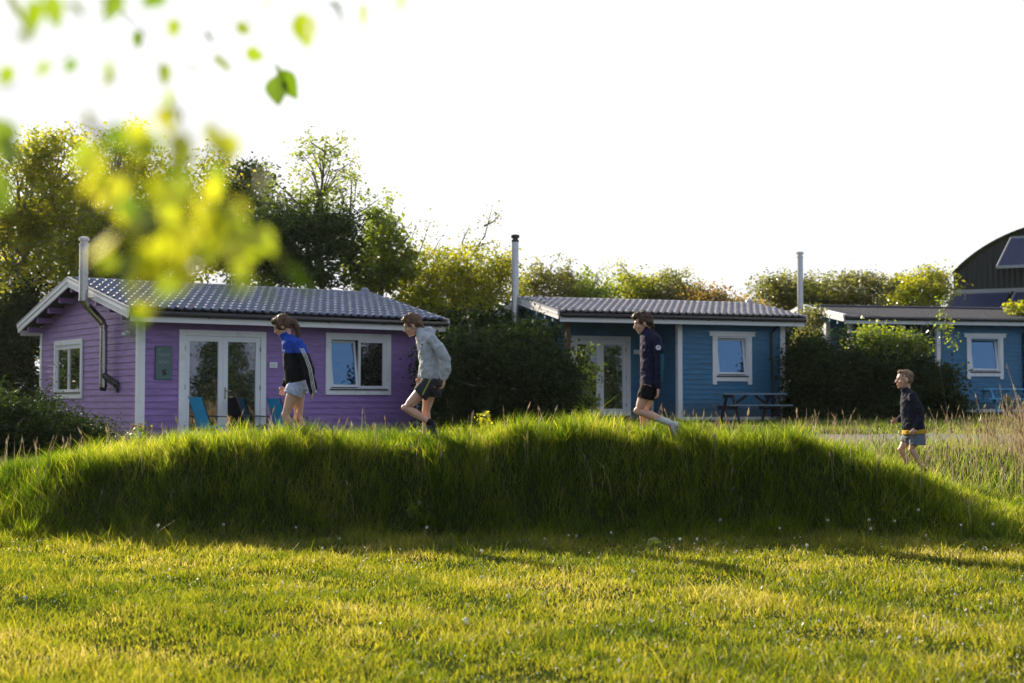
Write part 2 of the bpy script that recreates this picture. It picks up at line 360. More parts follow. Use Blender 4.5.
def dry():
    Ps = []; hs = []
    def patch(n, cx, cy, sx, sy, h0):
        x = rng.normal(cx, sx, n); y = rng.normal(cy, sy, n); Ps.append(np.stack([x, y, gz(x, y)], -1)); hs.append(h0*rng.lognormal(0, .22, n))
    for cx, cy, sx, h0, n in ((7.6, 21.0, .17, .55, 300), (7.25, 21.8, .15, .36, 70), (8.0, 20.4, .25, .55, 240), (6.6, 22.6, .4, .3, 40), (8.6, 20.6, .4, .5, 200), (6.2, 20.4, .5, .25, 25)):
        patch(n, cx, cy, sx, .5, h0)
    n = 430; x = rng.uniform(2.2, 8.2, n); y = rng.uniform(18.6, 22.4, n)
    Ps.append(np.stack([x, y, gz(x, y)], -1)); hs.append(rng.uniform(.28, .62, n)*(.8+.3*np.sin(x*3)))
    n = 150; x = rng.uniform(-7, 5.5, n); y = rng.uniform(16.1, 17.3, n)
    Ps.append(np.stack([x, y, gz(x, y)], -1)); hs.append(rng.uniform(.22, .42, n))
    n = 90; x = rng.uniform(-8, -2.4, n); y = rng.uniform(18.0, 19.4, n)
    Ps.append(np.stack([x, y, gz(x, y)], -1)); hs.append(rng.uniform(.3, .5, n))
    P = np.concatenate(Ps); h = np.concatenate(hs); n = len(P)
    la = rng.uniform(0, 2*PI, n); ln = h*rng.uniform(.05, .35, n)
    V = []; F = []; tips = np.stack([P[:, 0]+np.cos(la)*ln, P[:, 1]+np.sin(la)*ln, P[:, 2]+h], -1)
    wv = .0035
    b0 = P-[wv, 0, 0]; b1 = P+[wv, 0, 0]; t0 = tips-[wv*.4, 0, 0]; t1 = tips+[wv*.4, 0, 0]
    mid0 = (P*.45+tips*.55)*1.0; mid0[:, :2] = P[:, :2]*.72+tips[:, :2]*.28; m0 = mid0-[wv*.8, 0, 0]; m1 = mid0+[wv*.8, 0, 0]
    V = np.stack([b0, b1, m1, m0, t1, t0], 1).reshape(-1, 3); bi = np.arange(n)*6
    Q = np.concatenate([np.stack([bi, bi+1, bi+2, bi+3], -1), np.stack([bi+3, bi+2, bi+4, bi+5], -1)])
    # seed heads: three crossed elongated diamonds each
    d = (tips-mid0); d /= np.linalg.norm(d, axis=1)[:, None]
    hv = []; nb = len(V); q2 = []
    hl = rng.uniform(.05, .11, n)[:, None]
    for k in range(3):
        a = rng.uniform(0, PI, n); s = np.stack([np.cos(a), np.sin(a), 0*a], -1)*rng.uniform(.006, .014, n)[:, None]
        hv.append(np.stack([tips-d*hl*.3, tips+s+d*hl*.2, tips+d*hl, tips-s+d*hl*.2], 1).reshape(-1, 3))
        q2.append(nb+k*4*n+np.arange(4*n).reshape(n, 4))
    V = np.concatenate([V]+hv); Fq = np.concatenate([Q]+q2)
    o = np_mesh('dry_grass', V, [Fq], DG, tint=rng.uniform(0, 1, len(Fq)))
    tag(o, 'tall straw coloured dry grass stalks with seed heads behind the bank', 'dry grass', kind='stuff')
dry()
def daisies():
    n = 3200; u = rng.uniform(0, 1, n); Y = 7+(15.6-7)*u**.8; X = rng.uniform(-1, 1, n)*(.37*Y+1)
    k = rng.uniform(0, 1, n) < np.clip(.45+.45*wob(X, Y, .8, 3.)+.05*X, .06, 1); X, Y = X[k], Y[k]; n = len(X)
    P = np.stack([X, Y, gz(X, Y)+rng.uniform(.05, .10, n)], -1); V = []; r = rng.uniform(.0035, .0095, n)
    tilt = rng.normal(0, .5, (n, 2)); K = 8
    ring = []
    for k in range(K):
        a = 2*PI*k/K; rr = r*(1 if k % 2 == 0 else .8); dx = np.cos(a)*rr; dy = np.sin(a)*rr
        ring.append(np.stack([P[:, 0]+dx, P[:, 1]+dy, P[:, 2]+dx*tilt[:, 0]-np.abs(dy)*0+dy*tilt[:, 1]], -1))
    V = np.stack(ring, 1).reshape(-1, 3); F = np.arange(n*K).reshape(n, K)
    st = np.stack([P-[.001, 0, 0]-[0, 0, .002], P+[.001, 0, 0]-[0, 0, .002], np.stack([P[:, 0]+.001, P[:, 1], P[:, 2]-.07], -1), np.stack([P[:, 0]-.001, P[:, 1], P[:, 2]-.07], -1)], 1).reshape(-1, 3)
    F2 = len(V)+np.arange(4*n).reshape(n, 4)
    m = leafmat('daisy_petals', [(.75, .74, .68), (.85, .84, .8)], [(.6, .6, .55), (.7, .7, .65)], .35, .03)
    o = np_mesh('daisies', V, [F], m, tint=rng.uniform(0, 1, n))
    tag(o, 'tiny white daisies dotted through the sunlit lawn', 'daisies', kind='stuff')
daisies()

# dandelion clocks
puffm = pm('dandelion_fluff', (.75, .73, .66), .8); stalkm = pm('green_stalk', (.12, .16, .05), .6)
def dandelion(x, y, h, r, label, group=None):
    z = gz1(x, y); t = empty('dandelion', (x, y, z), random.uniform(0, 6), label=label, cat='dandelion clock', group=group)
    bm = bmesh.new(); lx = random.uniform(-.03, .03)
    loft(bm, [(0, 0, -.01), (lx*.3, 0, h*.5), (lx, 0, h)], [.0028, .0024, .002], seg=5); obj('stalk', bm, stalkm, t, True)
    bm = bmesh.new(); ball(bm, (lx, 0, h), r*.28, seg=6)
    for k in range(46):
        v = Vector((random.gauss(0, 1), random.gauss(0, 1), random.gauss(0, 1))).normalized()*r
        s = v.orthogonal().normalized()*r*.28; s2 = v.cross(s).normalized()*r*.28; c = Vector((lx, 0, h))+v
        bm.faces.new([bm.verts.new(c+s), bm.verts.new(c+s2), bm.verts.new(c-s), bm.verts.new(c-s2)])
    obj('seed_head', bm, puffm, t, recalc=False)
g0 = at(464, 626, 9.6); dandelion(g0.x, 9.75, .07, .022, 'largest pale round dandelion clock in the near lawn, left of centre')
dl = 'small dandelion seed head on a thin stalk in the lawn before the bank'
for px in (20, 92, 168, 236, 300, 331, 430, 474, 500, 552, 567, 583, 612, 630, 655, 688, 700, 722, 747, 770, 799, 812, 838, 857, 870, 893, 905, 930, 948, 985):
    Y = random.choice((random.uniform(15.0, 16.1), random.uniform(9.5, 15.5))); X = (px+random.uniform(-12, 12)-512)/FPX*Y
    dandelion(X, Y, random.uniform(.08, .26), random.uniform(.012, .018), dl, 'small dandelion clocks in the lawn')

# ------------------------------------------------------------------ vegetation
def tube_np(acc, pts, rad, seg=5):
    pts = np.asarray(pts, float); V, F, base = acc['V'], acc['F'], acc['n']
    n = len(pts)
    for i in range(n):
        t = pts[min(i+1, n-1)]-pts[max(i-1, 0)]; t = t/(np.linalg.norm(t)+1e-9)
        ref = np.array([0, 0, 1.]) if abs(t[2]) < .8 else np.array([1., 0, 0])
        s = np.cross(t, ref); s /= np.linalg.norm(s); u = np.cross(t, s)
        for k in range(seg):
            a = 2*PI*k/seg; V.append(pts[i]+rad[i]*(math.cos(a)*s+math.sin(a)*u))
    for i in range(n-1):
        for k in range(seg): F.append((base+i*seg+k, base+i*seg+(k+1) % seg, base+(i+1)*seg+(k+1) % seg, base+(i+1)*seg+k))
    acc['n'] += n*seg
def leaves_np(P, size, name, mat, parent, tint, up=.5, asp=.6):
    n = len(P)
    nrm = rng.normal(0, 1, (n, 3)); nrm[:, 2] = np.abs(nrm[:, 2])+up; nrm /= np.linalg.norm(nrm, axis=1)[:, None]
    a = rng.normal(0, 1, (n, 3)); a -= nrm*np.sum(a*nrm, 1)[:, None]; a /= np.linalg.norm(a, axis=1)[:, None]
    b = np.cross(nrm, a); s = size[:, None]
    V = np.stack([P-a*s*.5, P+b*s*asp*.5+a*s*.05+nrm*s*.08, P+a*s*.5, P-b*s*asp*.5+a*s*.05+nrm*s*.08], 1).reshape(-1, 3)
    return np_mesh(name, V, [np.arange(4*n).reshape(n, 4)], mat, parent, tint=tint)
bark = pm('grey_brown_bark', (.11, .085, .06), .9, var=.35, scale=8, bump=.6, bscale=20)
twigm = pm('pale_grey_twigs', (.2, .17, .13), .8, var=.3)
GREENS = {
 'yellow': leafmat('yellow_green_foliage', [(.07, .095, .014), (.13, .155, .022), (.23, .22, .03)], [(.30, .38, .01), (.54, .58, .02), (.80, .72, .03)], .52, .05),
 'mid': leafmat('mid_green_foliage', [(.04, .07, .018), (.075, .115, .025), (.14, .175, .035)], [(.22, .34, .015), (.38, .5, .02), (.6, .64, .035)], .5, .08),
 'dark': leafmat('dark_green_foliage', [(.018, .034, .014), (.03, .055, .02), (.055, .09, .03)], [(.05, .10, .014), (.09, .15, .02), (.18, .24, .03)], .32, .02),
 'shade': leafmat('shaded_shrub_foliage', [(.010, .02, .008), (.018, .035, .012), (.035, .06, .018)], [(.02, .05, .008), (.05, .09, .012), (.10, .15, .02)], .28, .015),  # leaf colours lowered so the shrubs' shadow sits in the material
 'olive': leafmat('olive_foliage', [(.05, .055, .02), (.08, .085, .025), (.12, .11, .04)], [(.22, .27, .04), (.34, .36, .06), (.46, .42, .09)], .5, .06),
 'bronze': leafmat('bronze_tinged_foliage', [(.06, .05, .02), (.10, .07, .03), (.13, .11, .03)], [(.36, .22, .04), (.48, .32, .05), (.55, .44, .06)], .48, .06),
}
def tree(name, label, cat, base, ells, mat='mid', leaf=.11, trunk_r=.14, per=70, group=None, twigs=True, clump=.32, trunk_top=None, tw=None, bare=0):
    """ells: (cx,cy,cz, rx,ry,rz, nclumps) in world coordinates"""
    bx, by, bz = base
    t = empty(name, base, 0, label=label, cat=cat, group=group)
    B = np.array(base)
    acc = dict(V=[], F=[], n=0)
    cen = np.mean([e[:3] for e in ells], 0)
    top = np.array(trunk_top) if trunk_top is not None else np.array([cen[0], cen[1], cen[2]+.1*(max(e[2]+e[5] for e in ells)-cen[2])])
    mid = B*.5+top*.5+rng.normal(0, .12, 3)*[1, 1, 0]
    tr = [B-[0, 0, .15], B*.75+mid*.25, mid, top]
    tube_np(acc, np.array(tr)-B, [trunk_r*1.25, trunk_r, trunk_r*.75, trunk_r*.4], 8)
    o = np_mesh('trunk', np.array(acc['V']), [np.array(acc['F'])], bark, t, smooth=True)
    acc = dict(V=[], F=[], n=0); LP = []; LT = []; LS = []
    for (cx, cy, cz, rx, ry, rz, nc) in ells:
        c = np.array([cx, cy, cz]); R = np.array([rx, ry, rz])
        d = rng.normal(0, 1, (nc, 3)); d /= np.linalg.norm(d, axis=1)[:, None]
        rr = rng.uniform(.25, 1., nc)**.55*rng.uniform(.82, 1.12, nc)
        K = c+d*R*rr[:, None]
        # main limb of this lobe
        s0 = mid*.4+top*.6 if cz > mid[2] else B*.4+mid*.6
        tube_np(acc, np.array([s0, (s0+c)/2+rng.normal(0, .1, 3), c])-B, [trunk_r*.5, trunk_r*.33, trunk_r*.2], 6)
        for k in range(nc):
            kk = K[k]
            if kk[2] < gz1(kk[0], kk[1])+.1: kk[2] = gz1(kk[0], kk[1])+.1+abs(kk[2]-gz1(kk[0], kk[1]))*.1
            if twigs and (k % 2 == 0):
                w = (c+kk)/2+rng.normal(0, .08, 3)*np.linalg.norm(R)*.3; ext = kk+(kk-c)/(np.linalg.norm(kk-c)+1e-6)*clump*.6
                tube_np(acc, np.array([c*.7+s0*.3, w, kk, ext])-B, [trunk_r*.16, trunk_r*.12, trunk_r*.06, .004], 4)
            nl = int(per*rng.uniform(.45, 1.5)); cs = clump*rng.uniform(.6, 1.35)
            q = kk+rng.normal(0, 1, (nl, 3))*cs*[1, 1, .72]*.6
            LP.append(q); LT.append(np.clip(rng.normal(.5, .16, nl)+rng.normal(0, .2), 0, 1)); LS.append(leaf*rng.uniform(.55, 1.3, nl))
    for k in range(bare):
        e = ells[rng.integers(len(ells))]; c = np.array(e[:3]); a = rng.uniform(0, 2*PI)
        tip = c+np.array([math.cos(a)*e[3]*.9, math.sin(a)*e[4]*.5, e[5]*rng.uniform(1.05, 1.45)])
        w = c*.45+tip*.55+rng.normal(0, .12, 3)
        tube_np(acc, np.array([c, w, tip])-B, [.03, .016, .004], 4)
        for s in np.linspace(.3, 1, 9):
            q = w*(1-s)+tip*s; nl = 7; LP.append(q+rng.normal(0, .12, (nl, 3))); LT.append(np.full(nl, .7)); LS.append(leaf*rng.uniform(.5, 1., nl))
    np_mesh('branches', np.array(acc['V']), [np.array(acc['F'])], tw or twigm, t)
    LP = np.concatenate(LP); g = gz(LP[:, 0], LP[:, 1]); LP[:, 2] = np.maximum(LP[:, 2], g+.03)
    leaves_np(LP-B, np.concatenate(LS), 'crown', GREENS[mat], t, np.concatenate(LT))
    return t
def E(px, py, rpx, rpy, Y, ry, nc):
    """lobe seen at (px,py) with half extents rpx,rpy, standing Y metres away"""
    p = at(px, py, Y); k = Y/FPX
    return (p.x, p.y, p.z, rpx*k, ry, rpy*k, nc)
def gbase(px, Y):
    x = (px-512)/FPX*Y; return (x, Y, gz1(x, Y))
BT = 'trees rising behind the cabins'
tree('broadleaf_tree', 'tall loose yellow green tree at the far left behind the purple cabin', 'tree', gbase(30, 41),
     [E(20, 200, 55, 55, 41, 1.6, 60), E(62, 170, 45, 40, 41.5, 1.4, 34), E(10, 270, 60, 50, 40.5, 1.5, 55), E(-40, 200, 60, 60, 41, 1.6, 40), E(35, 160, 34, 20, 41, 1., 16), E(50, 230, 50, 50, 42.5, 1.4, 70), E(5, 320, 60, 50, 42.5, 1.4, 70)], 'yellow', .14, .16, 78, BT, clump=.42, bare=10)
tree('broadleaf_tree', 'sunlit yellow tree just behind the left flue of the purple cabin', 'tree', gbase(100, 40),
     [E(100, 225, 45, 60, 40, 1.5, 62), E(115, 165, 30, 34, 40.5, 1.2, 26), E(75, 265, 50, 32, 39.5, 1.2, 40), E(130, 260, 40, 34, 40, 1.2, 30), E(105, 240, 50, 50, 42, 1.4, 70)], 'yellow', .14, .15, 80, BT, clump=.4, bare=9)
tree('broadleaf_tree', 'bushy mid green tree behind the middle of the purple roof', 'tree', gbase(175, 42),
     [E(170, 215, 48, 52, 42, 1.6, 62), E(150, 175, 34, 26, 42, 1.2, 26), E(190, 255, 50, 32, 41.5, 1.4, 40), E(215, 185, 28, 26, 42, 1.1, 24), E(180, 240, 60, 50, 43.5, 1.4, 80)], 'yellow', .15, .16, 70, BT, clump=.42, bare=5)
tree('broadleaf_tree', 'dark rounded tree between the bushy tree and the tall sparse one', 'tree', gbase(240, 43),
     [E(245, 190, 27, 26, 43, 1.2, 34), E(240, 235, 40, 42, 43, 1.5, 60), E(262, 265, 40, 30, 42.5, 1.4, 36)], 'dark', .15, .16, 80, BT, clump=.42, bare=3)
tree('broadleaf_tree', 'tall sparse topped tree with sky showing through, behind the purple roof', 'tree', gbase(320, 40),
     [E(322, 180, 42, 34, 40, 1.3, 26), E(300, 205, 40, 30, 40, 1.3, 24), E(350, 215, 36, 30, 40, 1.2, 20), E(325, 152, 26, 14, 40, .8, 8), E(290, 225, 30, 24, 40, 1.2, 24)], 'mid', .12, .13, 38, BT, clump=.36, bare=10, tw=bark)
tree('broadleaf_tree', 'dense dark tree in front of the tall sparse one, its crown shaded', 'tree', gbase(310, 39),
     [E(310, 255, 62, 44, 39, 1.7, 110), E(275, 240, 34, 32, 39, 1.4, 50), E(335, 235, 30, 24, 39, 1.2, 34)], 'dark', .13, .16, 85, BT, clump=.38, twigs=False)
tree('broadleaf_tree', 'leafy green tree at the right shoulder of the dark one', 'tree', gbase(378, 41),
     [E(380, 235, 22, 28, 41, 1.0, 30), E(370, 270, 34, 30, 41, 1.2, 46), E(398, 262, 20, 24, 41, .9, 22)], 'mid', .16, .12, 60, BT, clump=.34, bare=3)
tree('broadleaf_bush', 'large yellow green bush with twiggy shoots left of the pale flue', 'bush', gbase(460, 42),
     [E(430, 280, 38, 34, 42, 1.4, 66), E(475, 275, 42, 36, 42, 1.4, 74), E(460, 300, 60, 40, 43.5, 1.3, 90), E(450, 320, 70, 36, 41.5, 1.5, 90), E(400, 305, 30, 30, 41.5, 1.2, 34), E(500, 290, 22, 36, 42, 1.1, 34)], 'yellow', .11, .1, 70, BT, clump=.34, bare=6)
def shoots(bx_, lab, lines, low):
    t = empty('sapling', gbase(bx_, 42.5), label=lab, cat='sapling')
    B = np.array(t.location); acc = dict(V=[], F=[], n=0); LP = []
    for (x0, y0, x1, y1) in lines:
        a, b = np.array(at(x0, y0, 42.5)), np.array(at(x1, y1, 42.5)); m = (a+b)/2+rng.normal(0, .1, 3)
        tube_np(acc, np.array([a, m, b])-B, [.035, .022, .006], 4)
        for s in rng.uniform(.25, 1.05, 11):
            nl = int(rng.integers(3, 9)); LP.append((a*(1-s)+b*s)+rng.normal(0, .09, (nl, 3))+rng.normal(0, .14, 3))
    tube_np(acc, np.array([B, np.array(at(low[0], 335, 42.5)), np.array(at(low[0], low[1], 42.5))])-B, [.06, .05, .035], 5)
    np_mesh('branches', np.array(acc['V']), [np.array(acc['F'])], twigm, t)
    LP = np.concatenate(LP)-B; leaves_np(LP, rng.uniform(.06, .12, len(LP)), 'crown', GREENS['olive'], t, rng.uniform(0, 1, len(LP)))
shoots(474, 'thin twiggy sapling poking above the large bush beside the pale flue', ((468, 262, 492, 208), (468, 262, 470, 225), (484, 226, 500, 214), (468, 262, 497, 240)), (468, 262))
shoots(404, 'thin bare topped sapling between the dark trees and the large bush', ((402, 288, 402, 225), (402, 288, 430, 222), (402, 288, 445, 232), (402, 288, 416, 224), (402, 288, 390, 240)), (402, 288))
HB = 'hedge bushes behind the blue cabins'
hd = [(545, 282, 30, 26, 'olive', 'olive bush directly right of the pale flue, behind the blue roof'),
      (588, 292, 30, 24, 'mid', 'low dull green bush second along behind the blue roof'),
      (630, 288, 30, 24, 'yellow', 'brightest yellow green bush behind the middle of the blue roof'),
      (668, 285, 30, 20, 'olive', 'rounded bush right of the brightest one behind the blue roof'),
      (705, 297, 26, 16, 'bronze', 'bronze tinged bush low behind the right half of the blue roof'),
      (738, 306, 20, 12, 'bronze', 'small bronze bush at the right end of the row behind the blue roof')]
for x, y, rx, ry, m, lb in hd:
    Y = random.uniform(47, 49); y += 9; tree('hedge_bush', lb, 'bush', gbase(x, Y), [E(x, y, rx*1.15, ry, Y, 1.2, 58), E(x+18, y+6, rx*.7, ry*.8, Y+.8, 1.0, 26), E(x-8, y+26, rx, 22, Y-.4, 1.2, 36), E(x+6, y-ry*.5, rx*.7, ry*.7, Y, .8, 14)], m, .12, .07, 60, HB, clump=.32, bare=4)
for x, y, rx, ry, m, lb in ((790, 292, 34, 17, 'olive', 'sunlit bush behind the flue of the right hand blue cabin'),
                            (850, 291, 42, 18, 'olive', 'wide sunlit bush behind the dark felt roof'),
                            (815, 300, 32, 14, 'mid', 'low green bush behind the left end of the dark felt roof')):
    Y = random.uniform(52, 54); tree('hedge_bush', lb, 'bush', gbase(x, Y), [E(x, y, rx, ry, Y, 1.6, 90), E(x, y+26, rx, 20, Y-.4, 1.3, 50)], m, .13, .08, 65, HB, clump=.34, bare=3)
tree('broadleaf_tree', 'rounded pale green tree just left of the dark curved barn', 'tree', gbase(918, 56),
     [E(920, 292, 32, 20, 56, 1.6, 80), E(905, 302, 28, 16, 55.5, 1.3, 40), E(932, 283, 20, 12, 56, 1., 20)], 'yellow', .14, .12, 66, BT, clump=.36, bare=3)
# dark shrubs around the cabins
SB = 'dark shrubs beside the cabins'
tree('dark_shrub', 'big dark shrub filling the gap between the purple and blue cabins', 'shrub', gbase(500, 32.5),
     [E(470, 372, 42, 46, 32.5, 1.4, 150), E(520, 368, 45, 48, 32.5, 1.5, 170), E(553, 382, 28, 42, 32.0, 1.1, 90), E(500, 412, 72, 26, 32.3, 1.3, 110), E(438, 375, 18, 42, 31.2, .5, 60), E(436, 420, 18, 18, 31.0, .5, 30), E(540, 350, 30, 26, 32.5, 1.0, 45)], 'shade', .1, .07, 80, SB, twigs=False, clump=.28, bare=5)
tree('dark_shrub', 'loose green shrub end hanging across the door of the middle cabin', 'shrub', gbase(588, 33),
     [E(588, 378, 13, 42, 33, .5, 30), E(572, 400, 22, 22, 33, .7, 30)], 'mid', .1, .03, 42, SB, clump=.22)
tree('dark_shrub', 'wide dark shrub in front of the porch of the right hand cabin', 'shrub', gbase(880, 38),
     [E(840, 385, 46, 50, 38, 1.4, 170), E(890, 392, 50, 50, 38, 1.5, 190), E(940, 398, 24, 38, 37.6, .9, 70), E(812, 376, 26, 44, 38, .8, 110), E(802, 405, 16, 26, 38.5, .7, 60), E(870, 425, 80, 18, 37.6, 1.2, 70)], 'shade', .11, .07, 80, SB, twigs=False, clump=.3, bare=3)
tree('sunlit_shrub', 'bright green shrub top catching sun under the porch of the right hand cabin', 'shrub', gbase(885, 38.6),
     [E(880, 340, 34, 13, 38.6, .9, 46), E(905, 350, 26, 12, 38.4, .7, 26)], 'mid', .12, .05, 60, None, clump=.24)
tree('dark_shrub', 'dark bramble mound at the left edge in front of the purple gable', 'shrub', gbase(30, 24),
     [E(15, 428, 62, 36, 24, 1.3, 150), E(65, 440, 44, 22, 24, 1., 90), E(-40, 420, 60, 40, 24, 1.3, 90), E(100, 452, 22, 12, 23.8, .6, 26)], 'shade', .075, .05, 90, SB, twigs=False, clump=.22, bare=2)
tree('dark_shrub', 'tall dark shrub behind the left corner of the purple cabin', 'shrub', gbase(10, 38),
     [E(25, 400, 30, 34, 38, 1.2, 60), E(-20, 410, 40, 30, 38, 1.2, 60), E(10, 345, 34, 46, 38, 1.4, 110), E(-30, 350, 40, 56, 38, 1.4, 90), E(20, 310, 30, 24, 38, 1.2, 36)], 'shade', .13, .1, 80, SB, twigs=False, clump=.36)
tree('blossom_shrub', 'pale blossoming shrub between the middle and right hand cabins', 'shrub', gbase(812, 41.5),
     [E(812, 318, 12, 16, 41.5, .5, 22), E(806, 335, 14, 18, 41.5, .5, 18)], 'olive', .09, .04, 50, None, clump=.2)
tree('sapling', 'thin bright leaved sapling in front of the right hand cabin wall', 'sapling', gbase(948, 37),
     [E(946, 318, 6, 22, 37, .2, 10), E(950, 340, 8, 9, 37, .25, 7), E(944, 299, 4, 8, 37, .15, 4)], 'mid', .10, .02, 9, None, clump=.16)
tree('sunlit_shrub', 'yellow green leafy branch tip at the right frame edge before the barn', 'shrub', gbase(1030, 46),
     [E(1024, 309, 16, 7, 46, .5, 18), E(1040, 330, 18, 26, 46, .6, 30)], 'yellow', .13, .05, 50, None, clump=.22)
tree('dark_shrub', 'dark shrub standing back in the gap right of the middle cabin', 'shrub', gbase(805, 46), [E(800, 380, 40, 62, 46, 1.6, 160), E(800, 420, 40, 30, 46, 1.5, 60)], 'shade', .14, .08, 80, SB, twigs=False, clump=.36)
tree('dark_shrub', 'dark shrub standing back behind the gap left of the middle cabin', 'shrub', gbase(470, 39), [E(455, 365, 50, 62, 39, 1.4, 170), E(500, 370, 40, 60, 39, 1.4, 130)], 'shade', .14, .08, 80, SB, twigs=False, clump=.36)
# small leafy weeds on and beside the bank
def weed(px, py, Y, h, n, label, leaf=.05, mat='yellow'):
    p = at(px, py, Y); z0 = gz1(p.x, Y); t = empty('leafy_weed', (p.x, Y, z0), label=label, cat='weed')
    acc = dict(V=[], F=[], n=0); LP = []; tx = random.uniform(-.05, .05)
    for k in range(n):
        a = random.uniform(0, 2*PI); r = random.uniform(.02, .16)*h*2; tip = np.array([math.cos(a)*r+tx, math.sin(a)*r, h*random.uniform(.7, 1.05)])
        tube_np(acc, np.array([[0, 0, 0], tip*[.4, .4, .55], tip]), [.006, .005, .002], 4)
        for s in np.linspace(.35, 1, 6): LP.append(tip*[s, s, s]+rng.normal(0, .025, (5, 3)))
    np_mesh('stem', np.array(acc['V']), [np.array(acc['F'])], stalkm, t)
    LP = np.concatenate(LP); leaves_np(LP, leaf*rng.uniform(.6, 1.3, len(LP)), 'leaves', GREENS[mat], t, rng.uniform(.3, 1, len(LP)))
weed(490, 430, 17.6, .38, 8, 'tallest leafy weed on the bank, in front of the dark shrub')
weed(452, 434, 17.5, .28, 7, 'leafy weed on the bank just right of the boy in the grey hoodie')
weed(418, 436, 17.0, .22, 6, 'dark leaved weed at the standing foot of the boy in the grey hoodie', .06, 'mid')
weed(330, 440, 17.5, .2, 5, 'small leafy weed on the bank right of the girl')
weed(410, 512, 16.1, .12, 5, 'broad leaved weed in the shade at the foot of the bank', .08, 'mid')
weed(655, 545, 14.8, .10, 5, 'low dark leaved weed in the lawn below the bank', .08, 'mid')
weed(82, 405, 25.0, .25, 6, 'bright nettle top rising from the bramble mound by the gable window', .12)

# ------------------------------------------------------------------ cabins
def seg_rects(u0, u1, z0, z1, holes):
    us = sorted(set([u0, u1]+[v for h in holes for v in h[:2] if u0 < v < u1])); R = []
    for a, b in zip(us, us[1:]):
        cut = sorted([(h[2], h[3]) for h in holes if h[0] < (a+b)/2 < h[1]]); z = z0
        for c0, c1 in cut:
            if c0 > z: R.append((a, b, z, c0))
            z = max(z, c1)
        if z < z1: R.append((a, b, z, z1))
    return R
def siding(bm, F, u0, u1, z0, z1, holes=(), lap=.135, top=None, thick=.12):
    """lapped boards on face F(u,w,z); top(u)-> wall height for gables is given as (umid, zpeak)"""
    for (a, b, c, d) in seg_rects(u0, u1, z0, z1, holes):
        box(bm, a, b, -thick, 0, c, d, lambda p: F(p.x, p.y, p.z))
        k = math.floor((c-z0)/lap)
        while z0+k*lap < d-1e-4:
            q0 = max(c, z0+k*lap); q1 = min(d, z0+(k+1)*lap)
            f0 = (q0-z0-k*lap)/lap; f1 = (q1-z0-k*lap)/lap
            w0 = .026-.02*f0; w1 = .026-.02*f1
            v = [bm.verts.new(F(*p)) for p in ((a, w0, q0), (b, w0, q0), (b, w1, q1), (a, w1, q1), (a, .001, q0), (b, .001, q0))]
            bm.faces.new(v[:4]); bm.faces.new((v[4], v[5], v[1], v[0])); k += 1
    if top:
        um, zp = top; z = z1; k0 = (z1-z0)/lap; k = math.ceil(k0-1e-6)
        ed = lambda z: ((u0+(um-u0)*(z-z1)/(zp-z1)), (u1+(um-u1)*(z-z1)/(zp-z1)))
        z = z1; nxt = z0+k*lap
        while z < zp-.01:
            q1 = min(nxt, zp); (a0, b0), (a1, b1) = ed(z), ed(q1)
            v = [bm.verts.new(F(*p)) for p in ((a0, .026, z), (b0, .026, z), (b1, .006, q1), (a1, .006, q1), (a0, .001, z), (b0, .001, z))]
            bm.faces.new(v[:4]); bm.faces.new((v[4], v[5], v[1], v[0])); z = q1; nxt += lap
        v = [bm.verts.new(F(*p)) for p in ((u0, 0, z1), (u1, 0, z1), (um, 0, zp), (u0, -thick, z1), (u1, -thick, z1), (um, -thick, zp))]
        bm.faces.new(v[:3]); bm.faces.new(v[3:][::-1]); bm.faces.new((v[0], v[3], v[5], v[2])); bm.faces.new((v[1], v[4], v[5], v[2]))
def fbox(bm, F, u0, u1, w0, w1, z0, z1):
    box(bm, u0, u1, w0, w1, z0, z1, lambda p: F(p.x, p.y, p.z))
def frame_rect(bm, F, u0, u1, z0, z1, t, w0, w1):
    fbox(bm, F, u0, u0+t, w0, w1, z0, z1); fbox(bm, F, u1-t, u1, w0, w1, z0, z1)
    fbox(bm, F, u0+t, u1-t, w0, w1, z0, z0+t); fbox(bm, F, u0+t, u1-t, w0, w1, z1-t, z1)
def sash(par, F, u0, u1, z0, z1, tilt=0, hinge='top', mat='glass', t=.06, name='sash'):
    """one sash of a window: a frame mesh with its own pane; tilt pushes it about its hinge side"""
    def G(u, w, z):
        if not tilt: return F(u, w, z)
        if hinge == 'top': d = z1-z; return F(u, w*math.cos(tilt)+d*math.sin(tilt), z1-d*math.cos(tilt)+w*math.sin(tilt))
        if hinge == 'bottom': d = z-z0; return F(u, w*math.cos(tilt)-d*math.sin(tilt), z0+d*math.cos(tilt)+w*math.sin(tilt))
        d = u1-u; return F(u1-d*math.cos(tilt)+w*math.sin(tilt), w*math.cos(tilt)+d*math.sin(tilt), z)
    bm = bmesh.new(); frame_rect(bm, G, u0, u1, z0, z1, t, -.02, .03); fr = obj(name, bm, M['upvc'], par)
    bm = bmesh.new(); fbox(bm, G, u0+t, u1-t, -.004, .006, z0+t, z1-t); obj('pane', bm, M[mat], fr)
    return fr
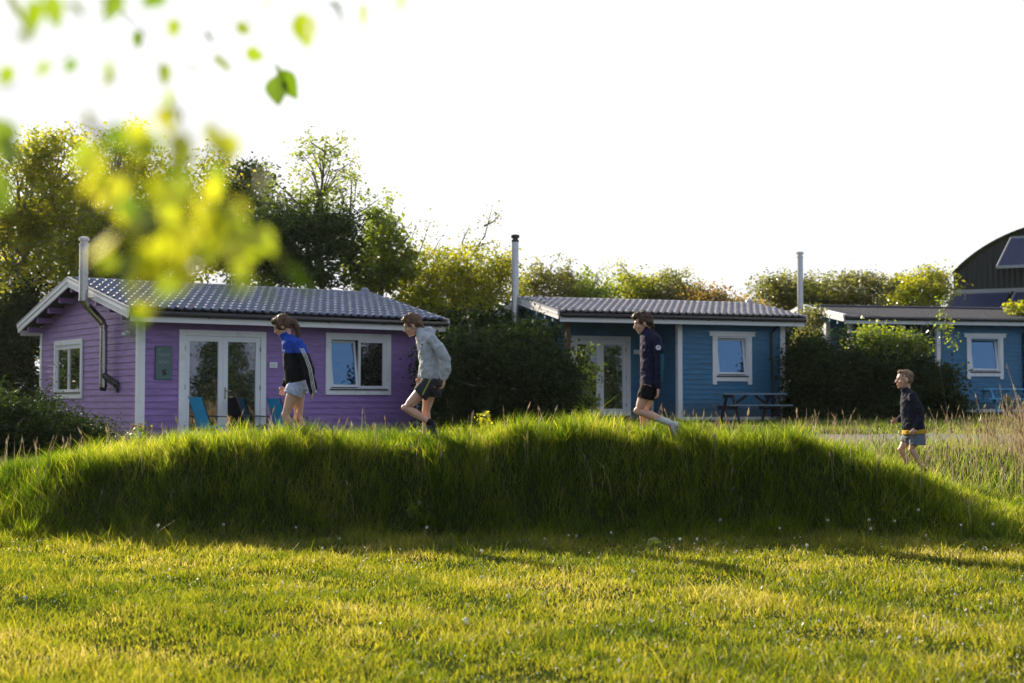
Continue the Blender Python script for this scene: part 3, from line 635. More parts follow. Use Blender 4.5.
def window(par, F, u0, u1, z0, z1, fw, sashes, style='plain', label=None, side_hinge=False):
    """architrave on the wall, inner frame, sill and sashes; (u0..z1) is the outer size of the white surround"""
    bm = bmesh.new()
    if style == 'plain': frame_rect(bm, F, u0, u1, z0, z1, fw, .02, .055)
    else:   # surround with a wide head board and legs running past the sill
        fbox(bm, F, u0, u0+fw, .02, .055, z0-.09, z1-.11); fbox(bm, F, u1-fw, u1, .02, .055, z0-.09, z1-.11)
        fbox(bm, F, u0-.09, u1+.09, .02, .07, z1-.11, z1); fbox(bm, F, u0+fw, u1-fw, .02, .05, z0, z0+fw*.9)
        fbox(bm, F, u0-.12, u1+.12, .02, .085, z1+.001, z1+.02)
    w = obj('window', bm, M['white'], par)
    if label: w['label'] = label
    a, b, c, d = u0+fw, u1-fw, z0+fw, (z1-fw if style == 'plain' else z1-.11)
    bm = bmesh.new(); frame_rect(bm, F, a, b, c, d, .045, -.1, .03); obj('frame', bm, M['upvc'], w)
    bm = bmesh.new(); fbox(bm, F, a-.2, b+.2, -.32, -.315, c-.2, d+.2); obj('room_shade_plate', bm, M['black'], w)  # black plate standing in for the unlit room behind the sashes
    bm = bmesh.new(); fbox(bm, F, a-.01, b+.01, .03, .075, c+.0, c+.03); obj('sill', bm, M['black'], w)
    a, b, c, d = a+.045, b-.045, c+.045, d-.045
    wd = b-a
    for (f0, f1, tilt, hinge, mat) in sashes:
        sash(w, F, a+wd*f0+.003, a+wd*f1-.003, c+.003+(.02 if tilt else 0), d-.003, tilt, hinge, mat, .05)
    return w
def double_door(par, F, u0, u1, z0, z1, w=0., fw=.12):
    bm = bmesh.new()
    fbox(bm, F, u0, u0+fw, w-.05, w+.06, z0, z1); fbox(bm, F, u1-fw, u1, w-.05, w+.06, z0, z1); fbox(bm, F, u0+fw, u1-fw, w-.05, w+.06, z1-fw, z1)
    fbox(bm, F, u0+fw, u1-fw, w-.05, w+.05, z0, z0+.03)
    fr = obj('door_frame', bm, M['white'], par)
    a, b = u0+fw+.005, u1-fw-.005; m = (a+b)/2; Z0, Z1 = z0+.035, z1-fw-.005; st = .105
    for i, (p, q) in enumerate(((a, m-.002), (m+.002, b))):
        bm = bmesh.new()
        fbox(bm, F, p, p+st, w-.03, w+.035, Z0, Z1); fbox(bm, F, q-st, q, w-.03, w+.035, Z0, Z1)
        fbox(bm, F, p+st, q-st, w-.03, w+.035, Z0, Z0+.15); fbox(bm, F, p+st, q-st, w-.03, w+.035, Z1-st, Z1)
        d = obj('door', bm, M['upvc'], par)
        bm = bmesh.new(); fbox(bm, F, p+st, q-st, w-.005, w+.008, Z0+.15, Z1-st); obj('pane', bm, M['glass'], d)
        bm = bmesh.new(); e = p if i == 0 else q
        for zz in (Z0+.25, (Z0+Z1)/2, Z1-.25): fbox(bm, F, e-.012, e+.012, w+.036, w+.06, zz-.05, zz+.05)
        obj('hinge', bm, M['alu'], d)
        if i == 1:
            bm = bmesh.new(); fbox(bm, F, p+.03, p+.06, w+.036, w+.048, Z0+.82, Z0+1.06); fbox(bm, F, p+.035, p+.055, w+.048, w+.09, Z0+.98, Z0+1.0); fbox(bm, F, p+.035, p+.17, w+.075, w+.09, Z0+.98, Z0+1.0)
            obj('handle', bm, M['steel'], d)
def tile_roof(par, L, D, He, Hp, oe, ov, mat, tiles, period=.19):
    m = (Hp-He)/(D/2+oe); sl = math.hypot(D/2+oe, Hp-He); roof = None
    for sgn in (1, -1):
        def P(u, s, h):      # s from ridge (0) to eave (sl)
            c = (D/2+oe)/sl; y = D/2-sgn*s*c; z = Hp-s*(Hp-He)/sl
            n = Vector((0, -sgn*(Hp-He)/sl, c)); return Vector((u, y, z))+n*h
        if tiles:
            us = np.arange(-ov, L+ov+.001, period/8); crs = .37; ss_ = []
            k = 0
            while k*crs < sl-.02:
                for f in (0.0, .5, .99):
                    s = min((k+f)*crs, sl); ss_.append((s, .07*f))
                k += 1
            V = []; nu = len(us)
            for s, hh in ss_:
                for u in us:
                    ph = (u/period) % 1.0; wv = .0195*math.cos(2*PI*ph)+.010*math.cos(4*PI*ph+.6); V.append(P(u, s, .03+hh+wv))
            V = np.array(V); i = np.arange(len(V)).reshape(len(ss_), nu)
            F = np.stack([i[:-1, :-1], i[:-1, 1:], i[1:, 1:], i[1:, :-1]], -1).reshape(-1, 4)
            o = np_mesh('roof', V, [F], mat, par)
        else:
            bm = bmesh.new(); k = 0
            while k*.33 < sl:
                s0, s1 = k*.33, min((k+1)*.33+.02, sl)
                n = int((L+2*ov)/.32)+1; off = .16*(k % 2)
                for j in range(-1, n):
                    a = max(-ov, -ov+off+j*.32); b = min(L+ov, -ov+off+(j+1)*.32-.006)
                    if b <= a: continue
                    v = [bm.verts.new(p) for p in (P(a, s0, .012), P(b, s0, .012), P(b, s1, .024), P(a, s1, .024), P(b, s1, .002), P(a, s1, .002))]
                    bm.faces.new(v[:4]); bm.faces.new((v[3], v[2], v[4], v[5]))
                k += 1
            o = obj('roof', bm, mat, par, recalc=False)
        if roof is None: roof = o
        bm = bmesh.new()
        Q = [P(-ov+.02, 0, 0), P(L+ov-.02, 0, 0), P(L+ov-.02, sl-.01, 0), P(-ov+.02, sl-.01, 0)]
        box8(bm, [q+Vector((0, 0, -.09)) for q in Q]+[q+Vector((0, 0, -.002)) for q in Q]); obj('roof_deck', bm, M['darkwood'], par)
    bm = bmesh.new()
    n = int((L+2*ov)/.38)
    for k in range(n):
        a = -ov-.01+(L+2*ov+.02)*k/n; b = -ov-.01+(L+2*ov+.02)*(k+1)/n
        loft(bm, [(a, D/2, Hp+.015), (b+.012, D/2, Hp+.015)], [(.062, .1), (.068, .108)], seg=12)
    ball(bm, (L+ov-.05, D/2, Hp+.05), (.13, .11, .13) if tiles else (.06, .09, .06), seg=10)
    obj('ridge_cap', bm, mat, roof)
def cabin(name, label, X, Y, zb, th, L, D, He, Hp, paint, tilemat, tiles, spec, oe=.5, ov=.4, verge='white'):
    t = empty(name, (X, Y, zb), th, label=label, cat='cabin', group='holiday cabins')
    FR = lambda u, w, z: Vector((u, -w, z)); BK = lambda u, w, z: Vector((u, D+w, z))
    LF = lambda u, w, z: Vector((-w, u, z)); RT = lambda u, w, z: Vector((L+w, u, z))
    m = (Hp-He)/(D/2+oe); tw = He+oe*m-.11; tp = Hp-.11; P = M[paint]; z0 = -.05
    rec = spec.get('recess')
    holes = spec['front_holes']; gh = spec.get('gable_holes', [])
    bm = bmesh.new()
    if rec:
        rl, rd = rec; siding(bm, FR, rl, L, z0, tw, holes)
        RF = lambda u, w, z: Vector((u, rd-w, z)); siding(bm, RF, 0, rl-.03, z0, tw, spec['recess_holes'])
        SD = lambda u, w, z: Vector((rl-w, u, z)); siding(bm, SD, 0, rd-.03, z0, tw)
        siding(bm, LF, rd, D, z0, tw, gh, top=None)
    else:
        siding(bm, FR, 0, L, z0, tw, holes); siding(bm, LF, 0, D, z0, tw, gh)
    siding(bm, RT, 0, D, z0, tw); siding(bm, BK, 0, L, z0, tw)
    # gable triangles
    for G in (LF, RT): siding(bm, G, 0, D, tw, tw+.002, top=(D/2, tp))
    obj('wall', bm, P, t, recalc=False)
    bm = bmesh.new(); box(bm, .03, L-.03, .03, D-.03, -1.2, z0-.002); obj('plinth', bm, M['darkwood'], t)
    if rec:
        bm = bmesh.new(); box(bm, -.05, rec[0], -.05, rec[1], z0-.001, z0+.03); obj('porch_floor', bm, M['wood'], t)
        for px_ in (.07,):
            bm = bmesh.new(); box(bm, px_-.06, px_+.06, .02, .14, z0+.03, tw); obj('porch_post', bm, M['white' if spec.get('white_post') else 'wood'], t)
        bm = bmesh.new(); box(bm, 0, rec[0], .03, .13, tw-.16, tw-.001); obj('porch_beam', bm, P, t)
    # corner boards
    for (cx, cy) in ((0, 0), (L, 0), (0, D), (L, D)):
        if rec and (cx, cy) == (0, 0): cx, cy = 0, rec[1]
        bm = bmesh.new(); sx = -1 if cx == 0 else 1; sy = -1 if cy < D else 1
        box(bm, min(cx, cx-sx*.11), max(cx, cx-sx*.11), cy+sy*.002 if sy > 0 else cy-.04, cy+.04 if sy > 0 else cy-.002, z0, tw-.001)
        box(bm, cx+.002 if sx > 0 else cx-.04, cx+.04 if sx > 0 else cx-.002, min(cy+sy*.04, cy-sy*.1), max(cy+sy*.04, cy-sy*.1), z0, tw-.001)
        obj('corner_board', bm, M['white'], t)
    if rec:
        bm = bmesh.new(); box(bm, rec[0]-.04, rec[0]+.09, -.042, -.002, z0, tw-.002); box(bm, rec[0]-.042, rec[0]-.002, -.002, .1, z0, tw-.002); obj('corner_board', bm, M['white'], t)
        bm = bmesh.new(); box(bm, rec[0]-.1, rec[0]-.035, rec[1]-.11, rec[1]-.027, z0+.03, tw-.003); obj('corner_board', bm, M['white'], t)
        bm = bmesh.new(); box(bm, rec[0]+.09, L-.11, -.045, -.004, z0-.02, z0+.07); obj('base_board', bm, M['white'], t)
    tile_roof(t, L, D, He, Hp, oe, ov, M[tilemat], tiles, spec.get('period', .19))
    for y, s in ((-oe, -1), (D+oe, 1)):
        bm = bmesh.new(); box(bm, -ov+.03, L+ov-.03, min(y-s*.03, y+s*.001), max(y-s*.03, y+s*.001), He-.21, He-.06); obj('fascia', bm, M['white'], t)
        bm = bmesh.new(); loft(bm, [(-ov+.04, y+s*.055, He-.045), (L+ov-.02, y+s*.055, He-.045)], [.055, .055], seg=10)
        for k in range(6): xx = -ov+.3+k*(L+.2)/5; box(bm, xx-.015, xx+.015, y, y+s*.05, He-.11, He-.06) if s > 0 else box(bm, xx-.015, xx+.015, y-.05, y, He-.11, He-.06)
        obj('gutter', bm, M['black'], t, True)
    # barge boards, verge caps, purlins
    for x, s in ((-ov, -1), (L+ov, 1)):
        for side in (-1, 1):
            ye = D/2+side*(D/2+oe); bm = bmesh.new()
            a = Vector((x+s*.015, D/2, Hp-.055)); b = Vector((x+s*.015, ye+side*.03, He-.055))
            bar(bm, a, b, .03, .19, (0, 0, 1)); bar(bm, a+Vector((s*.025, 0, .055)), b+Vector((s*.025, 0, .055)), .02, .075)
            obj('barge_board', bm, M['white'], t)
            bm = bmesh.new(); bar(bm, a+Vector((-s*.02, 0, .115)), b+Vector((-s*.02, 0, .115)), .12, .03); obj('verge_cap', bm, M['alu'] if tiles else M['white'], t)
        for f in (.0, .25, .5, .75, 1., 1.25, 1.5, 1.75, 2.) if s < 0 else (.0, 1., 2.):
            yy = D*f/2; zz = (tw+(tp-tw)*(1-abs(yy-D/2)/(D/2)))-.06
            if f in (.0, 2.): yy += .06 if f == 0 else -.06; zz += .0
            bm = bmesh.new(); box(bm, min(0, -ov+.04) if s < 0 else L+.004, 0-.004 if s < 0 else L+ov-.04, yy-.055, yy+.055, zz-.1, zz+.02); obj('purlin', bm, P, t)
    # flue
    fl = spec['flue']; r = fl.get('r', .095)
    if fl['kind'] == 'elbow':
        y = fl['y']; bm = bmesh.new()
        loft(bm, [(-.2, y, 1.2), (-.2, y, 2.5)], [r*.85, r*.85], seg=20); loft(bm, [(-.2, y, 2.46), (-.24, y, 2.58), (-.58, y, 2.92), (-.64, y, 3.04)], [r*.85]*4, seg=20)
        loft(bm, [(-.64, y, 3.0), (-.64, y, fl['top']-.12)], [r, r], seg=24)
        for z in (1.24, 1.75, 2.48): loft(bm, [(-.2, y, z-.02), (-.2, y, z+.02)], [r*.95]*2, seg=20)
        for z in (3.03, 3.6): loft(bm, [(-.64, y, z-.022), (-.64, y, z+.022)], [r*1.08]*2, seg=20)
        p = obj('flue_pipe', bm, M['steel'], t, False)
        bm = bmesh.new(); loft(bm, [(-.64, y, fl['top']-.12), (-.64, y, fl['top']-.06)], [r*.8]*2, seg=20); loft(bm, [(-.64, y, fl['top']-.06), (-.64, y, fl['top']), (-.64, y, fl['top']+.03)], [r*1.15, r*1.15, r*.5], seg=20); loft(bm, [(-.64, y, fl['top']-.16), (-.64, y, fl['top']-.12)], [r*1.12]*2, seg=20)
        obj('flue_cap', bm, M['steel'], p)
        bm = bmesh.new(); loft(bm, [(-.2, y, 1.12), (-.2, y, 1.2)], [r*.6, r*.9], seg=16); obj('drain_cap', bm, M['darkmetal'], p)
        bm = bmesh.new(); loft(bm, [(-.2, y-.02, 1.46), (-.03, y-.38, 1.24)], [r*.72]*2, seg=18); loft(bm, [(-.055, y-.37, 1.22), (-.022, y-.38, 1.22)], [r*1.35]*2, side=(0, 1, 0), seg=20)
        obj('wall_elbow', bm, M['darkmetal'], t)
        bm = bmesh.new(); box(bm, -.62, .0, y-.02, y+.02, 3.05, 3.08) ; obj('flue_bracket', bm, M['steel'], t)
    else:
        y = fl['y']; bm = bmesh.new(); x = -.58
        loft(bm, [(x, y, .9), (x, y, fl['top']-.14)], [r, r], seg=24)
        for z in (1.6, 2.6, 3.55): loft(bm, [(x, y, z-.022), (x, y, z+.022)], [r*1.06]*2, seg=20)
        p = obj('flue_pipe', bm, M['galv'], t)
        bm = bmesh.new(); loft(bm, [(x, y, fl['top']-.14), (x, y, fl['top']-.07)], [r*.82]*2, seg=20); loft(bm, [(x, y, fl['top']-.19), (x, y, fl['top']-.13)], [r*1.1]*2, seg=20)
        loft(bm, [(x, y, fl['top']-.07), (x, y, fl['top']), (x, y, fl['top']+.02)], [r*1.25, r*1.25, r*.7], seg=20)
        obj('flue_cap', bm, M['steel' if fl.get('pale') else 'darkmetal'], p)
        bm = bmesh.new(); loft(bm, [(x, y, 1.0), (-.02, y, 1.0)], [r*.7]*2, seg=16); obj('wall_elbow', bm, M['darkmetal'], t)
        bm = bmesh.new(); box(bm, x, .0, y-.02, y+.02, 2.2, 2.23); obj('flue_bracket', bm, M['steel'], t)
    return t, FR, LF
OP = .14
# purple cabin
pc, FR, LF = cabin('wooden_cabin', 'purple timber cabin with glazed double doors and slate blue tiled roof', -7.54, 28.75, .66, .611, 6.65, 6.5, 2.70, 3.57, 'purple', 'tile', True,
    dict(front_holes=[(.84+.1, 2.76-.1, -.1, 2.32), (4.3, 5.74, 1.14, 2.32)], gable_holes=[(3.5, 5.3, 1.06, 2.2)], flue=dict(kind='elbow', y=1.55, top=4.32)))
double_door(pc, FR, .83, 2.77, .1, 2.38)
window(pc, FR, 4.2, 5.84, 1.05, 2.41, .10, [(.0, .5, .15, 'bottom', 'glass_b'), (.5, 1., 0, 'top', 'glass')])
window(pc, LF, 3.4, 5.4, .97, 2.30, .11, [(0, .5, 0, 'top', 'glass'), (.5, 1, 0, 'top', 'glass')])
bm = bmesh.new(); fbox(bm, FR, .33, .68, .03, .05, 1.35, 2.02); sg = obj('name_board', bm, M['greysign'], pc); sg['label'] = 'grey green board with pale script left of the doors'
bm = bmesh.new()
def scrawl(bm, F, u0, u1, z, amp, w, n=22, ph=0.):
    pr = None
    for k in range(n+1):
        f = k/n; u = u0+(u1-u0)*f; zz = z+amp*math.sin(f*17+ph)*(.6+.4*math.sin(f*31+ph))
        p = F(u, w, zz)
        if pr is not None and (k % 6): bar(bm, pr, p, .006, .007, (0, 0, 1))
        pr = p
scrawl(bm, FR, .38, .43, 1.955, .012, .052, 8); scrawl(bm, FR, .38, .62, 1.87, .022, .052); scrawl(bm, FR, .39, .63, 1.72, .022, .052, ph=2.)
fbox(bm, FR, .385, .62, .0505, .052, 1.833, 1.838); fbox(bm, FR, .385, .62, .0505, .052, 1.683, 1.688)
obj('lettering', bm, M['pale'], sg)
bm = bmesh.new()
for (u, z, r) in ((.5, 1.52, .035), (.53, 1.47, .03), (.49, 1.45, .022), (.545, 1.535, .016)):
    vs = [bm.verts.new(FR(u+r*math.cos(a*PI/6)*(1+.25*(a % 2)), .053, z+r*math.sin(a*PI/6)*(1+.25*(a % 2)))) for a in range(12)]; bm.faces.new(vs)
obj('emblem', bm, M['black'], sg)
bm = bmesh.new(); fbox(bm, FR, .32, .69, .026, .03, 1.34, 2.03); obj('board_edge', bm, M['black'], sg)
bm = bmesh.new(); fbox(bm, FR, 2.86, 3.04, .028, .045, 1.62, 1.74); npl = obj('notice_plate', bm, M['upvc'], pc)
bm = bmesh.new(); fbox(bm, FR, 2.89, 3.0, .046, .048, 1.695, 1.703); fbox(bm, FR, 2.89, 2.98, .046, .048, 1.67, 1.677); fbox(bm, FR, 2.89, 3.01, .046, .048, 1.645, 1.652); obj('lettering', bm, M['alu'], npl)
bm = bmesh.new(); fbox(bm, LF, .42, .5, .03, .1, 2.28, 2.36); ball(bm, LF(.46, .13, 2.28), (.07, .06, .045), seg=10); obj('security_light', bm, M['upvc'], pc)
# middle blue cabin
cab2, FR2, LF2 = cabin('wooden_cabin', 'middle blue timber cabin with recessed porch door, white window trim and weathered grey tiles', 1.408, 36.8, 1.13, .343, 6.4, 5.0, 2.68, 3.25, 'blue', 'tile_b', True,
    dict(recess=(3.22, 1.6), recess_holes=[(.8, 2.42, -.1, 2.2)], front_holes=[(4.32, 5.3, 1.12, 2.16)], flue=dict(kind='straight', y=2.3, top=4.98), period=.2))
window(cab2, FR2, 4.21, 5.40, .98, 2.30, .12, [(0, 1, .15, 'bottom', 'glass_b')], 'head')
RF2 = lambda u, w, z: Vector((u, 1.6-w, z))
double_door(cab2, RF2, .72, 2.52, .05, 2.22)
bm = bmesh.new(); fbox(bm, RF2, 2.62, 2.86, .03, .05, 1.74, 1.86); obj('notice_plate', bm, M['upvc'], cab2)
bm = bmesh.new(); loft(bm, [(6.25, -.46, 2.6), (6.05, -.35, 2.48), (6.0, -.07, 2.3), (6.0, -.07, .0)], [.035]*4, seg=10); obj('downpipe', bm, M['black'], cab2)
# right-hand blue cabin
cab3, FR3, LF3 = cabin('wooden_cabin', 'right hand blue timber cabin with dark felt roof and white barge boards', 10.44, 44.0, 1.30, .221, 6.45, 5.0, 2.86, 3.36, 'blue', 'felt', False,
    dict(recess=(3.0, 1.6), recess_holes=[(.8, 2.2, -.1, 2.2)], front_holes=[(4.1, 5.16, 1.15, 2.2)], flue=dict(kind='straight', y=2.3, top=5.12, pale=True), white_post=True))
window(cab3, FR3, 4.0, 5.27, 1.06, 2.40, .12, [(0, 1, .15, 'bottom', 'glass_b')], 'head')
RF3 = lambda u, w, z: Vector((u, 1.6-w, z))
double_door(cab3, RF3, .7, 2.3, .05, 2.22)
bm = bmesh.new(); loft(bm, [(6.1, -.46, 2.75), (6.05, -.3, 2.6), (6.0, -.07, 2.45), (6.0, -.07, .0)], [.05]*4, seg=10); obj('downpipe', bm, M['black'], cab3)

# ------------------------------------------------------------------ barn with solar collectors
def barn():
    X, Y = 18.9, 60.5; zb = gz1(X, Y); th = -.45; W = 9.5; Ln = 14; R = 6.1
    t = empty('curved_barn', (X, Y, zb), th, label='big dark green round roofed corrugated barn behind the right hand cabin', cat='barn')
    cx = W/2; cz = 2.86-zb; SXX = 1.05
    zs = cz+math.sqrt(R*R-(cx/SXX)**2)   # springing height of the arc
    arc = []
    a0 = math.atan2(zs-cz, -cx/SXX); a1 = math.atan2(zs-cz, cx/SXX)
    for k in range(41): a = a0+(a1-a0)*k/40; arc.append((cx+SXX*R*math.cos(a), cz+R*math.sin(a)))
    bm = bmesh.new(); n = 172
    def top(x): return cz+math.sqrt(max(0, R*R-((x-cx)/SXX)**2))
    pr = None
    for k in range(n+1):
        x = W*k/n; y = .018*math.sin(k*PI/2)
        a = bm.verts.new((x, y, -.4)); b = bm.verts.new((x, y, top(x)-.03))
        if pr: bm.faces.new((pr[0], a, b, pr[1]))
        pr = (a, b)
    obj('end_wall', bm, M['barn'], t, recalc=False)
    bm = bmesh.new(); ring = []
    for (x, z) in [(-.05, -.4), (-.05, zs-.05)]+[(cx+(x-cx)*1.02, cz+(z-cz)*1.02) for x, z in arc]+[(W+.05, zs-.05), (W+.05, -.4)]:
        ring.append((bm.verts.new((x, -.12, z)), bm.verts.new((x, Ln, z))))
    for a, b in zip(ring, ring[1:]): bm.faces.new((a[0], b[0], b[1], a[1]))
    r = obj('roof', bm, M['barn'], t, True, recalc=False)
    bm = bmesh.new()
    for (a, b) in zip(arc, arc[1:]):
        pa = Vector((cx+(a[0]-cx)*1.021, -.13, cz+(a[1]-cz)*1.021)); pb = Vector((cx+(b[0]-cx)*1.021, -.13, cz+(b[1]-cz)*1.021)); bar(bm, pa, pb, .05, .07, (0, 1, 0))
    obj('roof_edge', bm, M['barn'], r)
    bm = bmesh.new(); fbox_ = box; box(bm, -.05, W, -.3, -.18, 4.62-zb+1.55, 4.75-zb+1.55); obj('mounting_rail', bm, M['alu'], t)
    def panel(x0, x1, zt, zbm, lean, nm):
        T = 26*(x1-x0)/2.4; bm = bmesh.new(); n = int(T)
        a = lambda x, f, o=0: Vector((x-.45*f, -.2-lean*f-o, zt+(zbm-zt)*f))
        box8(bm, [a(x0, 0), a(x1, 0), a(x1, 1), a(x0, 1), a(x0, 0, .05), a(x1, 0, .05), a(x1, 1, .05), a(x0, 1, .05)])
        for k in range(n):
            x = x0+(x1-x0)*(k+.5)/n; loft(bm, [a(x, .02, .08), a(x, .98, .08)], [.036, .036], side=(1, 0, 0), seg=6)
        o = obj('solar_collector', bm, M['solar'], t, recalc=True)
        bm = bmesh.new()
        for f in (0, 1): bar(bm, a(x0-.04, f, .06), a(x1+.04, f, .06), .12, .12)
        bar(bm, a(x0-.03, 0, .06), a(x0-.03, 1, .06), .05, .1)
        obj('manifold', bm, M['alu'], o)
        bm = bmesh.new()
        for x in (x0+.3, x1-.3): bar(bm, a(x, .95), Vector((x, -.05, zbm+.02)), .05, .05)
        obj('strut', bm, M['darkmetal'], o)
    panel(2.35, 6.2, 8.4-zb, 7.1-zb, 1.15, 'u'); panel(.0, 2.25, 6.15-zb, 4.9-zb, .9, 'l'); panel(2.5, 5.4, 6.15-zb, 4.9-zb, .75, 'l')
barn()

# ------------------------------------------------------------------ outdoor furniture
def deck_chair(x, y, rz, canvas, label):
    t = empty('folding_chair', (x, y, gz1(x, y)+.03), rz, label=label, cat='chair', group='folding chairs on the terrace')
    bm = bmesh.new()   # faces -x
    pts = [Vector((-.22, 0, .42)), Vector((-.05, 0, .39)), Vector((.16, 0, .38))]
    for a, b in zip(pts, pts[1:]): box8(bm, [a+Vector((0, -.24, 0)), b+Vector((0, -.24, 0)), b+Vector((0, .24, 0)), a+Vector((0, .24, 0)), a+Vector((0, -.24, .012)), b+Vector((0, -.24, .012)), b+Vector((0, .24, .012)), a+Vector((0, .24, .012))])
    obj('seat', bm, M[canvas], t)
    bm = bmesh.new(); pts = [Vector((.16, 0, .36)), Vector((.23, 0, .6)), Vector((.32, 0, .84)), Vector((.38, 0, 1.0))]
    for a, b in zip(pts, pts[1:]): box8(bm, [a+Vector((0, -.24, 0)), a+Vector((.014, -.24, 0)), a+Vector((.014, .24, 0)), a+Vector((0, .24, 0)), b+Vector((0, -.24, 0)), b+Vector((.014, -.24, 0)), b+Vector((.014, .24, 0)), b+Vector((0, .24, 0))])
    obj('backrest', bm, M[canvas], t)
    for s in (-.26, .26):
        bm = bmesh.new(); loft(bm, [(-.26, s, .02), (0, s, .3), (.18, s, .5)], [.012]*3, seg=8); loft(bm, [(.28, s, .02), (0, s, .22), (-.26, s, .44)], [.012]*3, seg=8)
        loft(bm, [(.12, s, .3), (.38, s, 1.02)], [.012]*2, seg=8); obj('side_frame', bm, M['black'], t)
        bm = bmesh.new(); bar(bm, (-.3, s, .6), (.2, s, .63), .045, .02); loft(bm, [(-.26, s, .44), (-.27, s, .6)], [.01]*2, seg=6); obj('armrest', bm, M['black'], t)
d = (math.cos(.611), math.sin(.611)); nn = (math.sin(.611), -math.cos(.611))
def loc(u, w): return (-7.54+u*d[0]+w*nn[0], 28.75+u*d[1]+w*nn[1])
deck_chair(*loc(1.25, .75), PI+.75, 'cyan', 'bright blue folding chair in front of the left glazed door')
deck_chair(*loc(2.95, .8), PI+.7, 'cyan', 'bright blue folding chair behind the walking girl')
deck_chair(*loc(2.4, .3), PI+.2, 'navycanvas', 'dark folding chair in front of the right glazed door')
def picnic(x, y, rz, top, fr, label, Lt=1.9):
    t = empty('picnic_table', (x, y, gz1(x, y)), rz, label=label, cat='picnic table', group='picnic tables by the blue cabins')
    bm = bmesh.new()
    for k in range(5): y0 = -.36+k*.146; box(bm, -Lt/2, Lt/2, y0, y0+.138, .72, .76)
    obj('tabletop', bm, M[top], t)
    for s in (-1, 1):
        bm = bmesh.new()
        for k in range(2): y0 = s*.62+(k-1)*.135; box(bm, -Lt/2, Lt/2, y0, y0+.128, .43, .465)
        obj('bench_seat', bm, M[top], t)
    for x_ in (-Lt/2+.28, Lt/2-.28):
        bm = bmesh.new()
        for s in (-1, 1): bar(bm, (x_+s*.0, s*.72, 0), (x_, s*.2, .72), .09, .04, (1, 0, 0))
        box(bm, x_-.065, x_-.022, -.76, .76, .34, .43); box(bm, x_-.065, x_-.022, -.36, .36, .64, .72); obj('trestle', bm, M[fr], t)
    for s in (-1, 1):
        bm = bmesh.new(); bar(bm, (s*(Lt/2-.28), 0, .38), (s*.12, 0, .7), .06, .06); obj('brace', bm, M[fr], t)
p2 = cab2.matrix_basis @ Vector((4.75, -1.3, 0)); picnic(1.408+4.66*math.cos(.343)+1.3*math.sin(.343), 36.8+4.66*math.sin(.343)-1.3*math.cos(.343), .2, 'greyblue', 'darkwood', 'dark legged picnic table under the window of the middle cabin', 1.72)
picnic(10.44+4.7*math.cos(.221)+1.4*math.sin(.221), 44+4.7*math.sin(.221)-1.4*math.cos(.221), .1, 'tableblue', 'tableblue', 'light blue painted picnic table outside the right hand cabin', 2.1)
def flowerpot(x, y, label):
    t = empty('flower_pot', (x, y, gz1(x, y)), 0, label=label, cat='plant pot')
    bm = bmesh.new(); loft(bm, [(0, 0, 0), (0, 0, .22), (0, 0, .25)], [.1, .14, .15], seg=16); obj('pot', bm, pm('terracotta', (.10, .05, .035), .8), t)
    LP = rng.normal(0, .11, (200, 3))*[1, 1, .7]+[0, 0, .38]; leaves_np(LP, rng.uniform(.04, .08, 200), 'leaves', GREENS['mid'], t, rng.uniform(0, 1, 200))
    bm = bmesh.new()
    for k in range(14): ball(bm, Vector((random.gauss(0, .1), random.gauss(0, .1), .42+random.uniform(0, .12))), .02, seg=6)
    obj('flowers', bm, M['flowers'], t)
flowerpot(*[a for a in loc(1.9, .9)], 'small pot with red flowers on the terrace before the glazed doors')
pq = at(137, 433, 27.6); flowerpot(pq.x, 27.9, 'pot of orange flowers at the foot of the purple gable')
pq = at(1008, 408, 41.0); flowerpot(pq.x, 41.0, 'brown pot under the light blue picnic table')

